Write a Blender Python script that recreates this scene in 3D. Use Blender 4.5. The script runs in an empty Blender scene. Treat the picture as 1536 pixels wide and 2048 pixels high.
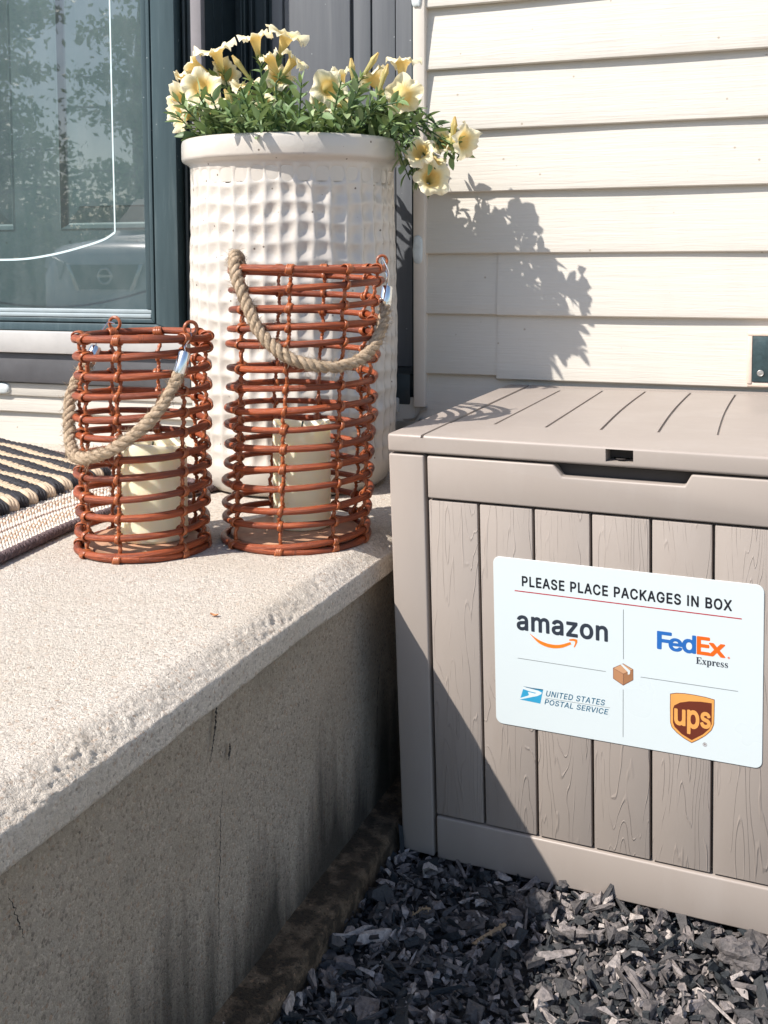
import bpy, bmesh, math, random
import numpy as np
from mathutils import Vector, Matrix

SC = bpy.context.scene
COL = SC.collection
R = math.radians
rng = np.random.default_rng(7)
random.seed(7)

# ------------------------------------------------------------------ camera
cam_d = bpy.data.cameras.new("camera")
cam = bpy.data.objects.new("camera", cam_d)
COL.objects.link(cam)
YAW, PITCH, ROLL = -0.35127, -0.07763, -0.00394
cy_, sy_ = math.cos(YAW), math.sin(YAW)
cp_, sp_ = math.cos(PITCH), math.sin(PITCH)
fw = Vector((sy_ * cp_, cy_ * cp_, sp_))
rt = Vector((cy_, -sy_, 0))
up = rt.cross(fw)
rt2 = math.cos(ROLL) * rt + math.sin(ROLL) * up
up2 = -math.sin(ROLL) * rt + math.cos(ROLL) * up
m = Matrix((rt2, up2, -fw)).transposed().to_4x4()
m.translation = Vector((0.57773, -1.79821, 0.35059))
cam.matrix_world = m
cam_d.sensor_fit = 'HORIZONTAL'
cam_d.sensor_width = 36
cam_d.lens = 2213.75 / 1536 * 36
cam_d.shift_y = -(1024 - 697.4) / 1536
cam_d.clip_start = 0.02
cam_d.clip_end = 500
SC.camera = cam

# ------------------------------------------------------------------ light
SUN = Vector((-1.0, -1.15, 1.55)).normalized()
w = bpy.data.worlds.new("World")
SC.world = w
w.use_nodes = True
nt = w.node_tree
bg = nt.nodes["Background"]
sky = nt.nodes.new("ShaderNodeTexSky")
sky.sky_type = 'NISHITA'
sky.sun_disc = False
sky.sun_elevation = math.asin(SUN.z)
sky.sun_rotation = math.atan2(SUN.x, SUN.y)
sky.ozone_density = 1.6
nt.links.new(sky.outputs[0], bg.inputs[0])
bg.inputs[1].default_value = 0.122
sd = bpy.data.lights.new("sun", 'SUN')
sd.energy = 4.2
sd.angle = R(0.53)
sd.color = (1.0, 0.945, 0.875)
so = bpy.data.objects.new("sun", sd)
COL.objects.link(so)
so.rotation_euler = SUN.to_track_quat('Z', 'Y').to_euler()
so.location = SUN * 10
vs = SC.view_settings
vs.view_transform = 'Standard'
vs.look = 'None'
vs.exposure = 0.72
vs.gamma = 1.0
SC.cycles.use_denoising = True
SC.cycles.max_bounces = 8
SC.cycles.transparent_max_bounces = 12
SC.cycles.caustics_reflective = False
SC.cycles.caustics_refractive = False

# ------------------------------------------------------------------ noise
def _hash(ix, iy, iz, seed):
    h = (ix * 374761393 + iy * 668265263 + iz * 2147483647 + seed * 974711) & 0xFFFFFFFF
    h = ((h ^ (h >> 13)) * 1274126177) & 0xFFFFFFFF
    h = (h ^ (h >> 16)) & 0xFFFFFF
    return h / float(0xFFFFFF)

def vnoise(P, seed=0):
    P = np.asarray(P, float)
    i = np.floor(P).astype(np.int64)
    f = P - i
    f = f * f * (3 - 2 * f)
    out = np.zeros(len(P))
    for dx in (0, 1):
        for dy in (0, 1):
            for dz in (0, 1):
                wgt = (f[:, 0] if dx else 1 - f[:, 0]) * (f[:, 1] if dy else 1 - f[:, 1]) * (f[:, 2] if dz else 1 - f[:, 2])
                out += wgt * _hash(i[:, 0] + dx, i[:, 1] + dy, i[:, 2] + dz, seed)
    return out * 2 - 1

def fbm(P, oct=4, seed=0):
    P = np.asarray(P, float)
    s, a, t = 0, 1, 0
    for o in range(oct):
        s = s + a * vnoise(P * 2 ** o, seed + o)
        t += a
        a *= .5
    return s / t

# ------------------------------------------------------------------ meshes
class MB:
    def __init__(s):
        s.v, s.f, s.a, s.t, s.m, s.n = [], [], [], [], [], 0
    def add(s, V, F, a=0.0, tc=None, mat=0):
        V = np.asarray(V, float).reshape(-1, 3)
        k = len(V)
        if np.ndim(a) == 2:
            a, tc = 0.0, a
        s.v.append(V)
        s.a.append(np.broadcast_to(np.asarray(a, float), (k,)))
        s.t.append(V if tc is None else np.asarray(tc, float))
        s.f += [tuple(int(i) + s.n for i in q) for q in F]
        s.m += [mat] * len(F)
        s.n += k
        return s
    def build(s, name, mats, parent=None, smooth=True, sharp=40, origin=None):
        V = np.concatenate(s.v)
        L = np.array(origin if origin is not None else (ROOT.get(parent.name, (0, 0, 0)) if parent else (0, 0, 0)), float)
        me = bpy.data.meshes.new(name)
        me.from_pydata((V - L).tolist(), [], s.f)
        at = me.attributes.new("val", 'FLOAT', 'POINT')
        at.data.foreach_set("value", np.concatenate(s.a).astype(np.float32))
        at = me.attributes.new("tc", 'FLOAT_VECTOR', 'POINT')
        at.data.foreach_set("vector", np.concatenate(s.t).astype(np.float32).ravel())
        for mt in (mats if isinstance(mats, (list, tuple)) else [mats]):
            me.materials.append(mt)
        if max(s.m) > 0:
            me.polygons.foreach_set("material_index", np.array(s.m, np.int32))
        if smooth:
            me.shade_smooth()
            if sharp and sharp < 180:
                me.set_sharp_from_angle(angle=R(sharp))
        me.update()
        o = bpy.data.objects.new(name, me)
        COL.objects.link(o)
        if parent is not None:
            o.parent = parent
            ROOT[o.name] = ROOT.get(parent.name, (0, 0, 0))
        else:
            o.location = L
            ROOT[o.name] = tuple(L)
        return o

ROOT = {}

def thing(name, label, cat, loc=(0, 0, 0), group=None):
    o = bpy.data.objects.new(name, None)
    COL.objects.link(o)
    o.location = loc
    o.empty_display_size = .05
    o['label'] = label
    o['category'] = cat
    if group:
        o['group'] = group
    ROOT[o.name] = tuple(loc)
    return o

def tag(o, label, cat=None, group=None, kind=None):
    if label: o['label'] = label
    if cat: o['category'] = cat
    if group: o['group'] = group
    if kind: o['kind'] = kind
    return o

def grid_faces(nu, nv, cu=False, cv=False, flip=False):
    F = []
    for i in range(nu if cu else nu - 1):
        for j in range(nv if cv else nv - 1):
            a = i * nv + j
            b = ((i + 1) % nu) * nv + j
            c = ((i + 1) % nu) * nv + (j + 1) % nv
            d = i * nv + (j + 1) % nv
            F.append((a, d, c, b) if flip else (a, b, c, d))
    return F

def tube(P, r, n=8, closed=False, caps=True, seed=0.0, lobes=None):
    """verts, faces, tc of a tube along a path"""
    P = np.asarray(P, float)
    N = len(P)
    r = np.broadcast_to(np.asarray(r, float), (N,))
    if closed:
        T = np.roll(P, -1, 0) - np.roll(P, 1, 0)
    else:
        T = np.gradient(P, axis=0)
    T /= np.linalg.norm(T, axis=1)[:, None] + 1e-12
    a = np.array([0, 0, 1.]) if abs(T[0][2]) < .9 else np.array([1., 0, 0])
    u = np.cross(T[0], a); u /= np.linalg.norm(u)
    U = [u]
    for i in range(1, N):
        u = U[-1] - T[i] * (U[-1] @ T[i])
        u /= np.linalg.norm(u) + 1e-12
        U.append(u)
    U = np.array(U)
    W = np.cross(T, U)
    ph = np.linspace(0, 2 * np.pi, n, endpoint=False)
    V = P[:, None, :] + r[:, None, None] * (np.cos(ph)[None, :, None] * U[:, None, :] + np.sin(ph)[None, :, None] * W[:, None, :])
    al = np.concatenate([[0], np.cumsum(np.linalg.norm(np.diff(P, axis=0), axis=1))])
    tc = np.zeros((N, n, 3))
    tc[:, :, 0] = al[:, None] + seed * 3.1
    tc[:, :, 1] = np.cos(ph)[None, :] + seed * 7.7
    tc[:, :, 2] = np.sin(ph)[None, :] + seed * 1.3
    F = grid_faces(N, n, closed, True, True)
    V = V.reshape(-1, 3)
    if caps and not closed:
        F.append(tuple(range(n)))
        F.append(tuple((N - 1) * n + i for i in range(n))[::-1])
    return V, F, tc.reshape(-1, 3)

def spline(pts, k=12):
    """Catmull-Rom through pts"""
    P = np.asarray(pts, float)
    P = np.vstack([2 * P[0] - P[1], P, 2 * P[-1] - P[-2]])
    out = []
    for i in range(1, len(P) - 2):
        for t in np.linspace(0, 1, k, endpoint=False):
            a, b, c, d = P[i - 1], P[i], P[i + 1], P[i + 2]
            out.append(.5 * ((2 * b) + (c - a) * t + (2 * a - 5 * b + 4 * c - d) * t * t + (3 * b - a - 3 * c + d) * t ** 3))
    out.append(P[-2])
    return np.array(out)

def bm_arrays(bm):
    bm.verts.index_update()
    return np.array([v.co[:] for v in bm.verts]), [tuple(v.index for v in f.verts) for f in bm.faces]

def hexa(c8, bev=0.0, seg=2):
    """closed 8-corner solid: bottom ring 0-3, top ring 4-7 (same order); bevelled"""
    bm = bmesh.new()
    vs_ = [bm.verts.new(Vector(c)) for c in c8]
    for q in ((3, 2, 1, 0), (4, 5, 6, 7), (0, 1, 5, 4), (1, 2, 6, 5), (2, 3, 7, 6), (3, 0, 4, 7)):
        bm.faces.new([vs_[i] for i in q])
    bmesh.ops.recalc_face_normals(bm, faces=bm.faces)
    if bev > 0:
        bmesh.ops.bevel(bm, geom=list(bm.edges), offset=bev, segments=seg, profile=.5, affect='EDGES', clamp_overlap=True)
    r_ = bm_arrays(bm)
    bm.free()
    return r_

def box(x0, x1, y0, y1, z0, z1, bev=0.0, seg=2):
    return hexa([(x0, y0, z0), (x1, y0, z0), (x1, y1, z0), (x0, y1, z0), (x0, y0, z1), (x1, y0, z1), (x1, y1, z1), (x0, y1, z1)], bev, seg)

def prism(poly3, vec, bev=0.0, seg=2):
    """solid from a planar 3-D polygon swept along vec"""
    bm = bmesh.new()
    a = [bm.verts.new(Vector(c)) for c in poly3]
    b = [bm.verts.new(Vector(c) + Vector(vec)) for c in poly3]
    bm.faces.new(a)
    bm.faces.new(b[::-1])
    n = len(a)
    for i in range(n):
        bm.faces.new((a[i], b[i], b[(i + 1) % n], a[(i + 1) % n]))
    bmesh.ops.recalc_face_normals(bm, faces=bm.faces)
    if bev > 0:
        bmesh.ops.bevel(bm, geom=list(bm.edges), offset=bev, segments=seg, profile=.5, affect='EDGES', clamp_overlap=True)
    r_ = bm_arrays(bm)
    bm.free()
    return r_

def lathe(prof, n=48, c=(0, 0), caps=False):
    pr = np.asarray(prof, float)
    ph = np.linspace(0, 2 * np.pi, n, endpoint=False)
    V = np.zeros((len(pr), n, 3))
    V[:, :, 0] = c[0] + pr[:, 0][:, None] * np.cos(ph)
    V[:, :, 1] = c[1] + pr[:, 0][:, None] * np.sin(ph)
    V[:, :, 2] = pr[:, 1][:, None]
    F = grid_faces(len(pr), n, False, True, True)
    if caps:
        F.append(tuple(range(n))[::-1])
        F.append(tuple((len(pr) - 1) * n + i for i in range(n)))
    return V.reshape(-1, 3), F

def torus(c, n, R_, r_, N=24, k=8):
    n = np.asarray(n, float); n /= np.linalg.norm(n)
    a = np.cross(n, (0, 0, 1.)) if abs(n[2]) < .9 else np.cross(n, (1., 0, 0))
    a /= np.linalg.norm(a); b = np.cross(n, a)
    t = np.linspace(0, 2 * np.pi, N, endpoint=False)
    return tube(np.asarray(c) + R_ * (np.cos(t)[:, None] * a + np.sin(t)[:, None] * b), r_, k, True)

# ------------------------------------------------------------------ materials
class NT:
    def __init__(s, name):
        s.mat = bpy.data.materials.new(name)
        s.mat.use_nodes = True
        s.nt = s.mat.node_tree
        s.bs = s.nt.nodes["Principled BSDF"]
        s.out = s.nt.nodes["Material Output"]
    def n(s, typ, **kw):
        nd = s.nt.nodes.new("ShaderNode" + typ)
        for k, v in kw.items():
            if hasattr(nd, k) and k not in ('name',):
                setattr(nd, k, v)
        return nd
    def l(s, a, b):
        s.nt.links.new(a, b)
    def coord(s, scale=(1, 1, 1), kind='Object', loc=(0, 0, 0), attr=None):
        mp = s.n("Mapping")
        mp.inputs['Scale'].default_value = scale
        mp.inputs['Location'].default_value = loc
        if attr:
            a = s.n("Attribute"); a.attribute_name = attr
            s.l(a.outputs['Vector'], mp.inputs['Vector'])
        else:
            t = s.n("TexCoord")
            s.l(t.outputs[kind], mp.inputs['Vector'])
        return mp.outputs[0]
    def noise(s, vec, scale, detail=4, rough=.55, dist=0):
        nd = s.n("TexNoise")
        nd.inputs['Scale'].default_value = scale
        nd.inputs['Detail'].default_value = detail
        nd.inputs['Roughness'].default_value = rough
        nd.inputs['Distortion'].default_value = dist
        s.l(vec, nd.inputs['Vector'])
        return nd.outputs['Fac']
    def voro(s, vec, scale, feature='F1', out='Distance', rnd=1.0):
        nd = s.n("TexVoronoi")
        nd.feature = feature
        nd.inputs['Scale'].default_value = scale
        nd.inputs['Randomness'].default_value = rnd
        s.l(vec, nd.inputs['Vector'])
        return nd.outputs[out]
    def ramp(s, fac, stops, interp='LINEAR'):
        nd = s.n("ValToRGB")
        cr = nd.color_ramp
        cr.interpolation = interp
        while len(cr.elements) > 1:
            cr.elements.remove(cr.elements[-1])
        for i, (p, c) in enumerate(stops):
            e = cr.elements[0] if i == 0 else cr.elements.new(p)
            e.position = p
            e.color = (c, c, c, 1) if isinstance(c, (int, float)) else (*c, 1)
        s.l(fac, nd.inputs[0])
        return nd.outputs[0]
    def mix(s, fac, a, b, mode='MIX'):
        nd = s.n("MixRGB")
        nd.blend_type = mode
        for ii, v in enumerate((fac, a, b)):
            inp = nd.inputs[ii]
            if isinstance(v, (int, float)):
                inp.default_value = v if ii == 0 else (v, v, v, 1)
            elif isinstance(v, tuple):
                inp.default_value = (*v, 1)
            else:
                s.l(v, inp)
        return nd.outputs[0]
    def math(s, op, a, b=None, c=None):
        nd = s.n("Math"); nd.operation = op
        for i, v in enumerate((a, b, c)):
            if v is None: continue
            if isinstance(v, (int, float)): nd.inputs[i].default_value = v
            else: s.l(v, nd.inputs[i])
        return nd.outputs[0]
    def val(s):
        a = s.n("Attribute"); a.attribute_name = "val"
        return a.outputs['Fac']
    def bump(s, h, dist=.001, strength=1.0, normal=None):
        nd = s.n("Bump")
        nd.inputs['Distance'].default_value = dist
        nd.inputs['Strength'].default_value = strength
        s.l(h, nd.inputs['Height'])
        if normal is not None: s.l(normal, nd.inputs['Normal'])
        return nd.outputs[0]
    def set(s, col=None, rough=None, normal=None, **kw):
        b = s.bs
        if col is not None:
            if isinstance(col, tuple): b.inputs['Base Color'].default_value = (*col, 1)
            else: s.l(col, b.inputs['Base Color'])
        if rough is not None:
            if isinstance(rough, (int, float)): b.inputs['Roughness'].default_value = rough
            else: s.l(rough, b.inputs['Roughness'])
        if normal is not None: s.l(normal, b.inputs['Normal'])
        for k, v in kw.items():
            inp = b.inputs[k.replace('_', ' ')]
            if isinstance(v, tuple): inp.default_value = (*v, 1) if len(inp.default_value) == 4 else v
            else: inp.default_value = v
        return s.mat

def simple(name, col, rough=.5, var=.12, scale=40, bump=0.0, **kw):
    q = NT(name)
    c = q.coord()
    nz = q.noise(c, scale, 5)
    lo = tuple(x * (1 - var) for x in col); hi = tuple(min(1, x * (1 + var)) for x in col)
    colr = q.ramp(nz, [(.3, lo), (.7, hi)])
    rr = q.ramp(q.noise(c, scale * .4, 3), [(.3, max(0, rough - .08)), (.7, min(1, rough + .08))])
    nrm = q.bump(nz, bump) if bump else None
    return q.set(colr, rr, nrm, **kw)

# siding vinyl with embossed grain
q = NT("vinyl_siding")
c = q.coord((14, 14, 260))
g = q.noise(c, 1.0, 3, .6, .3)
c2 = q.coord((5, 5, 90))
g2 = q.noise(c2, 1.0, 2, .5)
dirt = q.noise(q.coord((9, 9, 4)), 1.0, 6, .65)
col = q.mix(q.ramp(dirt, [(.52, 0.0), (.75, .35)]), (.56, .525, .465), (.44, .415, .375))
spk = q.voro(q.coord(), 26, 'F1')
col = q.mix(q.ramp(spk, [(.035, .8), (.06, 0.0)]), col, (.33, .27, .2))
h = q.math('ADD', q.math('MULTIPLY', g, .6), q.math('MULTIPLY', g2, .5))
M_SIDING = q.set(col, .42, q.bump(h, .0014, .8), Specular_IOR_Level=.35)
M_TRIM = simple("trim_vinyl", (.66, .60, .53), .45, .05, 14)
M_CAULK = simple("caulk", (.62, .66, .66), .35, .10, 60, .002)
M_TAN = simple("tan_caulk", (.66, .53, .44), .5, .06, 60, .001)

# door paints
q = NT("door_paint")
c = q.coord((70, 70, 6))
streak = q.noise(c, 1.0, 5, .6)
spots = q.voro(q.coord(), 45)
col = q.ramp(streak, [(.3, (.036, .062, .072)), (.55, (.046, .076, .087)), (.8, (.09, .125, .135))])
col = q.mix(q.ramp(spots, [(.03, .7), (.06, 0.0)]), col, (.45, .48, .48))
M_DOOR = q.set(col, .42, q.bump(streak, .0003), Specular_IOR_Level=.4)
M_BEAD = simple("glazing_bead", (.34, .40, .42), .35, .06, 30)
M_FRONT = simple("front_door_paint", (.050, .074, .079), .5, .1, 9, .0003)
q = NT("grey_panel_paint")
c = q.coord((90, 90, 4))
streak = q.noise(c, 1.0, 6, .6)
sp = q.voro(q.coord(), 38)
col = q.ramp(streak, [(.3, (.115, .122, .135)), (.6, (.138, .146, .158)), (.8, (.19, .195, .205))])
col = q.mix(q.ramp(sp, [(.03, .6), (.06, 0.0)]), col, (.5, .5, .5))
M_PANEL = q.set(col, .55, q.bump(streak, .0004))
M_DARK = simple("dark_frame_paint", (.018, .030, .036), .5, .2, 30)
M_JAMB = simple("jamb_paint", (.22, .205, .215), .5, .08, 30)
M_SILLW = simple("sill_aluminium", (.50, .485, .465), .4, .08, 20, .0003)
M_KICK = simple("kick_board_paint", (.092, .092, .098), .55, .14, 25, .0005)
M_METAL = simple("bright_metal", (.78, .77, .74), .18, .04, 60, Metallic=1.0)
M_GALV = simple("dull_metal", (.45, .43, .4), .4, .12, 40, Metallic=.8)

# storm glass: clear pane with a mirror-like coat
q = NT("storm_glass")
nt_ = q.nt
nt_.nodes.remove(q.bs)
tr = q.n("BsdfTransparent"); tr.inputs[0].default_value = (.84, .95, .95, 1)
gl = q.n("BsdfGlossy"); gl.inputs['Roughness'].default_value = .012
gl.inputs[0].default_value = (1, 1, 1, 1)
ge = q.n("NewGeometry"); dt = q.n("VectorMath"); dt.operation = 'DOT_PRODUCT'
q.l(ge.outputs['Incoming'], dt.inputs[0]); q.l(ge.outputs['Normal'], dt.inputs[1])
om = q.math('SUBTRACT', 1.0, q.math('ABSOLUTE', dt.outputs['Value']))
fac = q.math('MULTIPLY', q.math('ADD', .043, q.math('MULTIPLY', q.math('POWER', om, 5.0), .957)), 2.3)   # two faces of thin glass
df = q.n("BsdfDiffuse"); df.inputs[0].default_value = (.75, .80, .80, 1)
dn = q.ramp(q.noise(q.coord((30, 30, 10)), 1.0, 6, .7), [(.4, .035), (.75, .08)])
mx0 = q.n("MixShader"); q.l(dn, mx0.inputs[0]); q.l(tr.outputs[0], mx0.inputs[1]); q.l(df.outputs[0], mx0.inputs[2])
mx = q.n("MixShader"); q.l(fac, mx.inputs[0]); q.l(mx0.outputs[0], mx.inputs[1]); q.l(gl.outputs[0], mx.inputs[2])
q.l(mx.outputs[0], q.out.inputs[0])
M_GLASS = q.mat
M_ETCH = simple("etched_glass", (.56, .68, .70), .6, .04, 90)

# ceramic
q = NT("glazed_ceramic")
c = q.coord()
sp = q.voro(c, 42)
sp2 = q.voro(q.coord(loc=(3.3, 1.7, .4)), 80)
col = q.mix(q.ramp(q.noise(c, 9, 4), [(.35, 0.0), (.75, .6)]), (.56, .52, .465), (.50, .45, .39))
col = q.mix(q.ramp(sp, [(.05, .9), (.085, 0.0)]), col, (.10, .07, .055))
col = q.mix(q.ramp(sp2, [(.035, .7), (.06, 0.0)]), col, (.2, .15, .12))
M_POT = q.set(col, .22, q.bump(q.noise(c, 60, 3), .0006), Specular_IOR_Level=.5, Coat_Weight=.35, Coat_Roughness=.08)
M_SOIL = simple("potting_soil", (.045, .032, .024), .95, .4, 140, .004)

# plants
q = NT("leaf")
v = q.val()
col = q.ramp(v, [(0.0, (.07, .13, .05)), (.5, (.20, .295, .125)), (1.0, (.35, .43, .22))])
ts = q.n("BsdfTranslucent"); q.l(q.mix(.5, col, (.22, .30, .05)), ts.inputs[0])
q.set(col, .45, Specular_IOR_Level=.4)
mx = q.n("MixShader"); mx.inputs[0].default_value = .25
q.l(q.bs.outputs[0], mx.inputs[1]); q.l(ts.outputs[0], mx.inputs[2]); q.l(mx.outputs[0], q.out.inputs[0])
M_LEAF = q.mat
q = NT("petal")
v = q.val()
vein = q.noise(q.coord((1, 1, 1), attr="tc"), 1.0, 4, .6)
col = q.ramp(v, [(0.0, (.46, .46, .16)), (.28, (.78, .62, .26)), (.46, (.82, .56, .17)), (.58, (.86, .71, .36)), (.72, (.89, .80, .52)), (1.0, (.91, .84, .64))])
col = q.mix(q.ramp(vein, [(.5, 0.0), (.72, .4)]), col, (.84, .68, .36))
ts = q.n("BsdfTranslucent"); q.l(col, ts.inputs[0])
q.set(col, .55, q.bump(vein, .0012))
mx = q.n("MixShader"); mx.inputs[0].default_value = .32
q.l(q.bs.outputs[0], mx.inputs[1]); q.l(ts.outputs[0], mx.inputs[2]); q.l(mx.outputs[0], q.out.inputs[0])
M_PETAL = q.mat

# rattan
q = NT("stained_rattan")
st = q.noise(q.coord((34, 3.4, 3.4), attr="tc"), 1.0, 6, .7)
pat = q.noise(q.coord((9, .25, .25), attr="tc"), 1.0, 3, .6)
col = q.ramp(st, [(.30, (.085, .017, .007)), (.43, (.24, .046, .014)), (.60, (.39, .090, .028)), (.78, (.58, .20, .08))])
col = q.mix(q.ramp(pat, [(.46, 0.0), (.66, .75)]), col, (.085, .028, .020))
M_RATTAN = q.set(col, q.ramp(st, [(.3, .48), (.7, .28)]), q.bump(st, .0014), Specular_IOR_Level=.38)
q = NT("cane_wrap")
st = q.noise(q.coord((120, 1.5, 1.5), attr="tc"), 1.0, 4, .6)
col = q.ramp(st, [(.3, (.14, .032, .011)), (.55, (.36, .095, .028)), (.8, (.58, .21, .08))])
M_CANE = q.set(col, .33, q.bump(st, .0005), Specular_IOR_Level=.5)
q = NT("jute_rope")
st = q.noise(q.coord((150, 3.0, 3.0), attr="tc"), 1.0, 5, .7)
col = q.ramp(st, [(.3, (.22, .15, .09)), (.5, (.47, .35, .235)), (.7, (.66, .53, .38))])
M_ROPE = q.set(col, .9, q.bump(st, .0016))
q = NT("candle_wax")
c = q.coord()
col = q.ramp(q.noise(c, 14, 4), [(.3, (.95, .82, .56)), (.7, (.97, .87, .62))])
M_WAX = q.set(col, .5, q.bump(q.noise(c, 30, 4), .0006), Subsurface_Weight=.5, Subsurface_Radius=(1.0, .75, .45), Subsurface_Scale=.022)
M_WOOD = simple("plywood_base", (.42, .24, .15), .55, .3, 35)

# concrete
def concrete(name, base, dark, stain=False):
    q = NT(name)
    c = q.coord()
    big = q.noise(c, 5, 5, .6)
    mid = q.noise(c, 150, 6, .75)
    fine = q.noise(c, 800, 3, .7)
    ns = q.n('TexNoise'); ns.inputs['Scale'].default_value = 260; q.l(c, ns.inputs['Vector'])
    va = q.n('VectorMath'); va.operation = 'MULTIPLY_ADD'; q.l(ns.outputs['Color'], va.inputs[0]); va.inputs[1].default_value = (.005, .005, .005); q.l(c, va.inputs[2])
    wv = va.outputs[0]
    peb = q.voro(wv, 400, 'F1', 'Color')
    pd = q.voro(wv, 400, 'F1', 'Distance')
    hsv = q.n("SeparateColor"); q.l(peb, hsv.inputs[0])
    col = q.ramp(mid, [(.25, tuple(x * .78 for x in base)), (.75, tuple(min(1, x * 1.16) for x in base))])
    col = q.mix(q.ramp(hsv.outputs[0], [(.72, 0.0), (.95, .5)]), col, tuple(min(1, x * 1.45) for x in base))
    col = q.mix(q.ramp(hsv.outputs[1], [(.80, 0.0), (.97, .55)]), col, dark)
    col = q.mix(q.ramp(hsv.outputs[2], [(.92, 0.0), (.98, .55)]), col, (.48, .30, .19))
    col = q.mix(q.ramp(fine, [(.3, .35), (.6, 0.0)]), col, dark)
    col = q.mix(q.ramp(big, [(.40, 0.0), (.70, .5)]), col, (base[0] * .80, base[1] * .76, base[2] * .70))
    pits = q.voro(q.coord(loc=(.3, .7, .1)), 70)
    col = q.mix(q.ramp(pits, [(.06, .75), (.10, 0.0)]), col, dark)
    if stain:
        sv = q.noise(q.coord((18, 18, 2.2)), 1.0, 5, .6)
        gz = q.n("SeparateXYZ"); tcn = q.n("TexCoord"); q.l(tcn.outputs['Object'], gz.inputs[0])
        lowz = q.ramp(q.math('ADD', q.math('MULTIPLY', gz.outputs[2], -3.4), q.math('MULTIPLY', sv, .75)), [(1.15, 0.0), (1.0, 0.0)])
        lo = q.math('ADD', q.math('MULTIPLY', gz.outputs[2], -2.6), q.math('MULTIPLY', sv, 1.0))
        col = q.mix(q.ramp(lo, [(.98, 0.0), (1.0, 0.0)]), col, dark)
        mr = q.n("MapRange"); q.l(lo, mr.inputs[0])
        mr.inputs[1].default_value = 1.09; mr.inputs[2].default_value = 1.42
        mr.inputs[3].default_value = 0; mr.inputs[4].default_value = .88
        col = q.mix(mr.outputs[0], col, (.035, .032, .028))
        mr2 = q.n("MapRange"); q.l(q.noise(q.coord((4, 5, 5)), 1.0, 5, .6), mr2.inputs[0])
        mr2.inputs[1].default_value = .5; mr2.inputs[2].default_value = .75
        mr2.inputs[3].default_value = 0; mr2.inputs[4].default_value = .35
        col = q.mix(mr2.outputs[0], col, (.10, .115, .095))
    hh = q.math('ADD', q.math('MULTIPLY', mid, .8), q.math('MULTIPLY', fine, .5))
    hh = q.math('ADD', hh, q.math('MULTIPLY', q.ramp(pits, [(.04, -1.0), (.11, 0.0)]), .8))
    hh = q.math('SUBTRACT', hh, q.math('MULTIPLY', pd, .35))
    return q.set(col, .92, q.bump(hh, .0032, 1.0), Specular_IOR_Level=.2)
M_CONC = concrete("exposed_concrete", (.70, .63, .545), (.24, .20, .165))
M_RISER = concrete("stained_concrete", (.50, .43, .345), (.12, .10, .08), True)
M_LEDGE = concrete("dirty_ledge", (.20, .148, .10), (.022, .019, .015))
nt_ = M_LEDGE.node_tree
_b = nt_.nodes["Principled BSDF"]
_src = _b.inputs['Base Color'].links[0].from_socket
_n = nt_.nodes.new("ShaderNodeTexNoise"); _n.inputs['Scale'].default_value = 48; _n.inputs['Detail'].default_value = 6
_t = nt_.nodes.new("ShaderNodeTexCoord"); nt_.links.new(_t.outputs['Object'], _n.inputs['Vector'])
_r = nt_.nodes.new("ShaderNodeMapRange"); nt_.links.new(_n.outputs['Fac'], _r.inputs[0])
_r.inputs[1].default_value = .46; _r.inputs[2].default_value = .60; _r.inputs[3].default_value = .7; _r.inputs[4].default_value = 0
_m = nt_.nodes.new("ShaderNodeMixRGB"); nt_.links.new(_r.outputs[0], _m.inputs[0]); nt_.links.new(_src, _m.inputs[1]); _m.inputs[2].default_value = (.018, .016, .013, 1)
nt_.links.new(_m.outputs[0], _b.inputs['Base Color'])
M_CRACK = simple("crack_shadow", (.02, .018, .016), .95, .1, 50)

# resin box
def resin(name, grain):
    q = NT(name)
    c = q.coord()
    base = q.ramp(q.noise(c, 4, 3), [(.3, (.325, .278, .243)), (.7, (.352, .303, .266))])
    wm = q.ramp(q.noise(q.coord((16, 16, 5)), 1.0, 6, .65), [(.52, 0.0), (.74, .16)])
    base = q.mix(wm, base, (.47, .43, .40))
    fine = q.noise(c, 900, 2)
    h = q.math('MULTIPLY', fine, .12)
    if grain:
        a = q.n("Attribute"); a.attribute_name = "tc"
        mp = q.n("Mapping"); mp.inputs['Scale'].default_value = (27, 1, 3.0)
        q.l(a.outputs['Vector'], mp.inputs['Vector'])
        nz = q.noise(mp.outputs[0], 1.0, 2.5, .5, .35)
        t = q.math('FRACT', q.math('MULTIPLY', nz, 17.0))
        line = q.ramp(t, [(.0, 0.0), (.42, 0.0), (.5, 1.0), (.58, 0.0)])
        mp2 = q.n("Mapping"); mp2.inputs['Scale'].default_value = (60, 1, 5)
        q.l(a.outputs['Vector'], mp2.inputs['Vector'])
        brk = q.ramp(q.noise(mp2.outputs[0], 1.0, 4, .7), [(.42, 0.0), (.55, 1.0)])
        line = q.math('MULTIPLY', line, brk)
        h = q.math('ADD', h, line)
        base = q.mix(q.math('MULTIPLY', line, .10), base, (.16, .12, .10))
    return q.set(base, q.ramp(q.noise(c, 11, 5, .6), [(.3, .38), (.7, .56)]), q.bump(h, .0007, .75), Specular_IOR_Level=.42)
M_BOX = resin("taupe_resin", False)
M_PLANK = resin("taupe_resin_grained", True)
M_VOID = simple("recess_shade_and_black", (.05, .043, .04), .7, .1, 30)  # near-black carries the shade of the box recesses; grille and wheels share it
M_SIGN = simple("sign_vinyl", (.60, .66, .665), .33, .003, 20)

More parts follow.
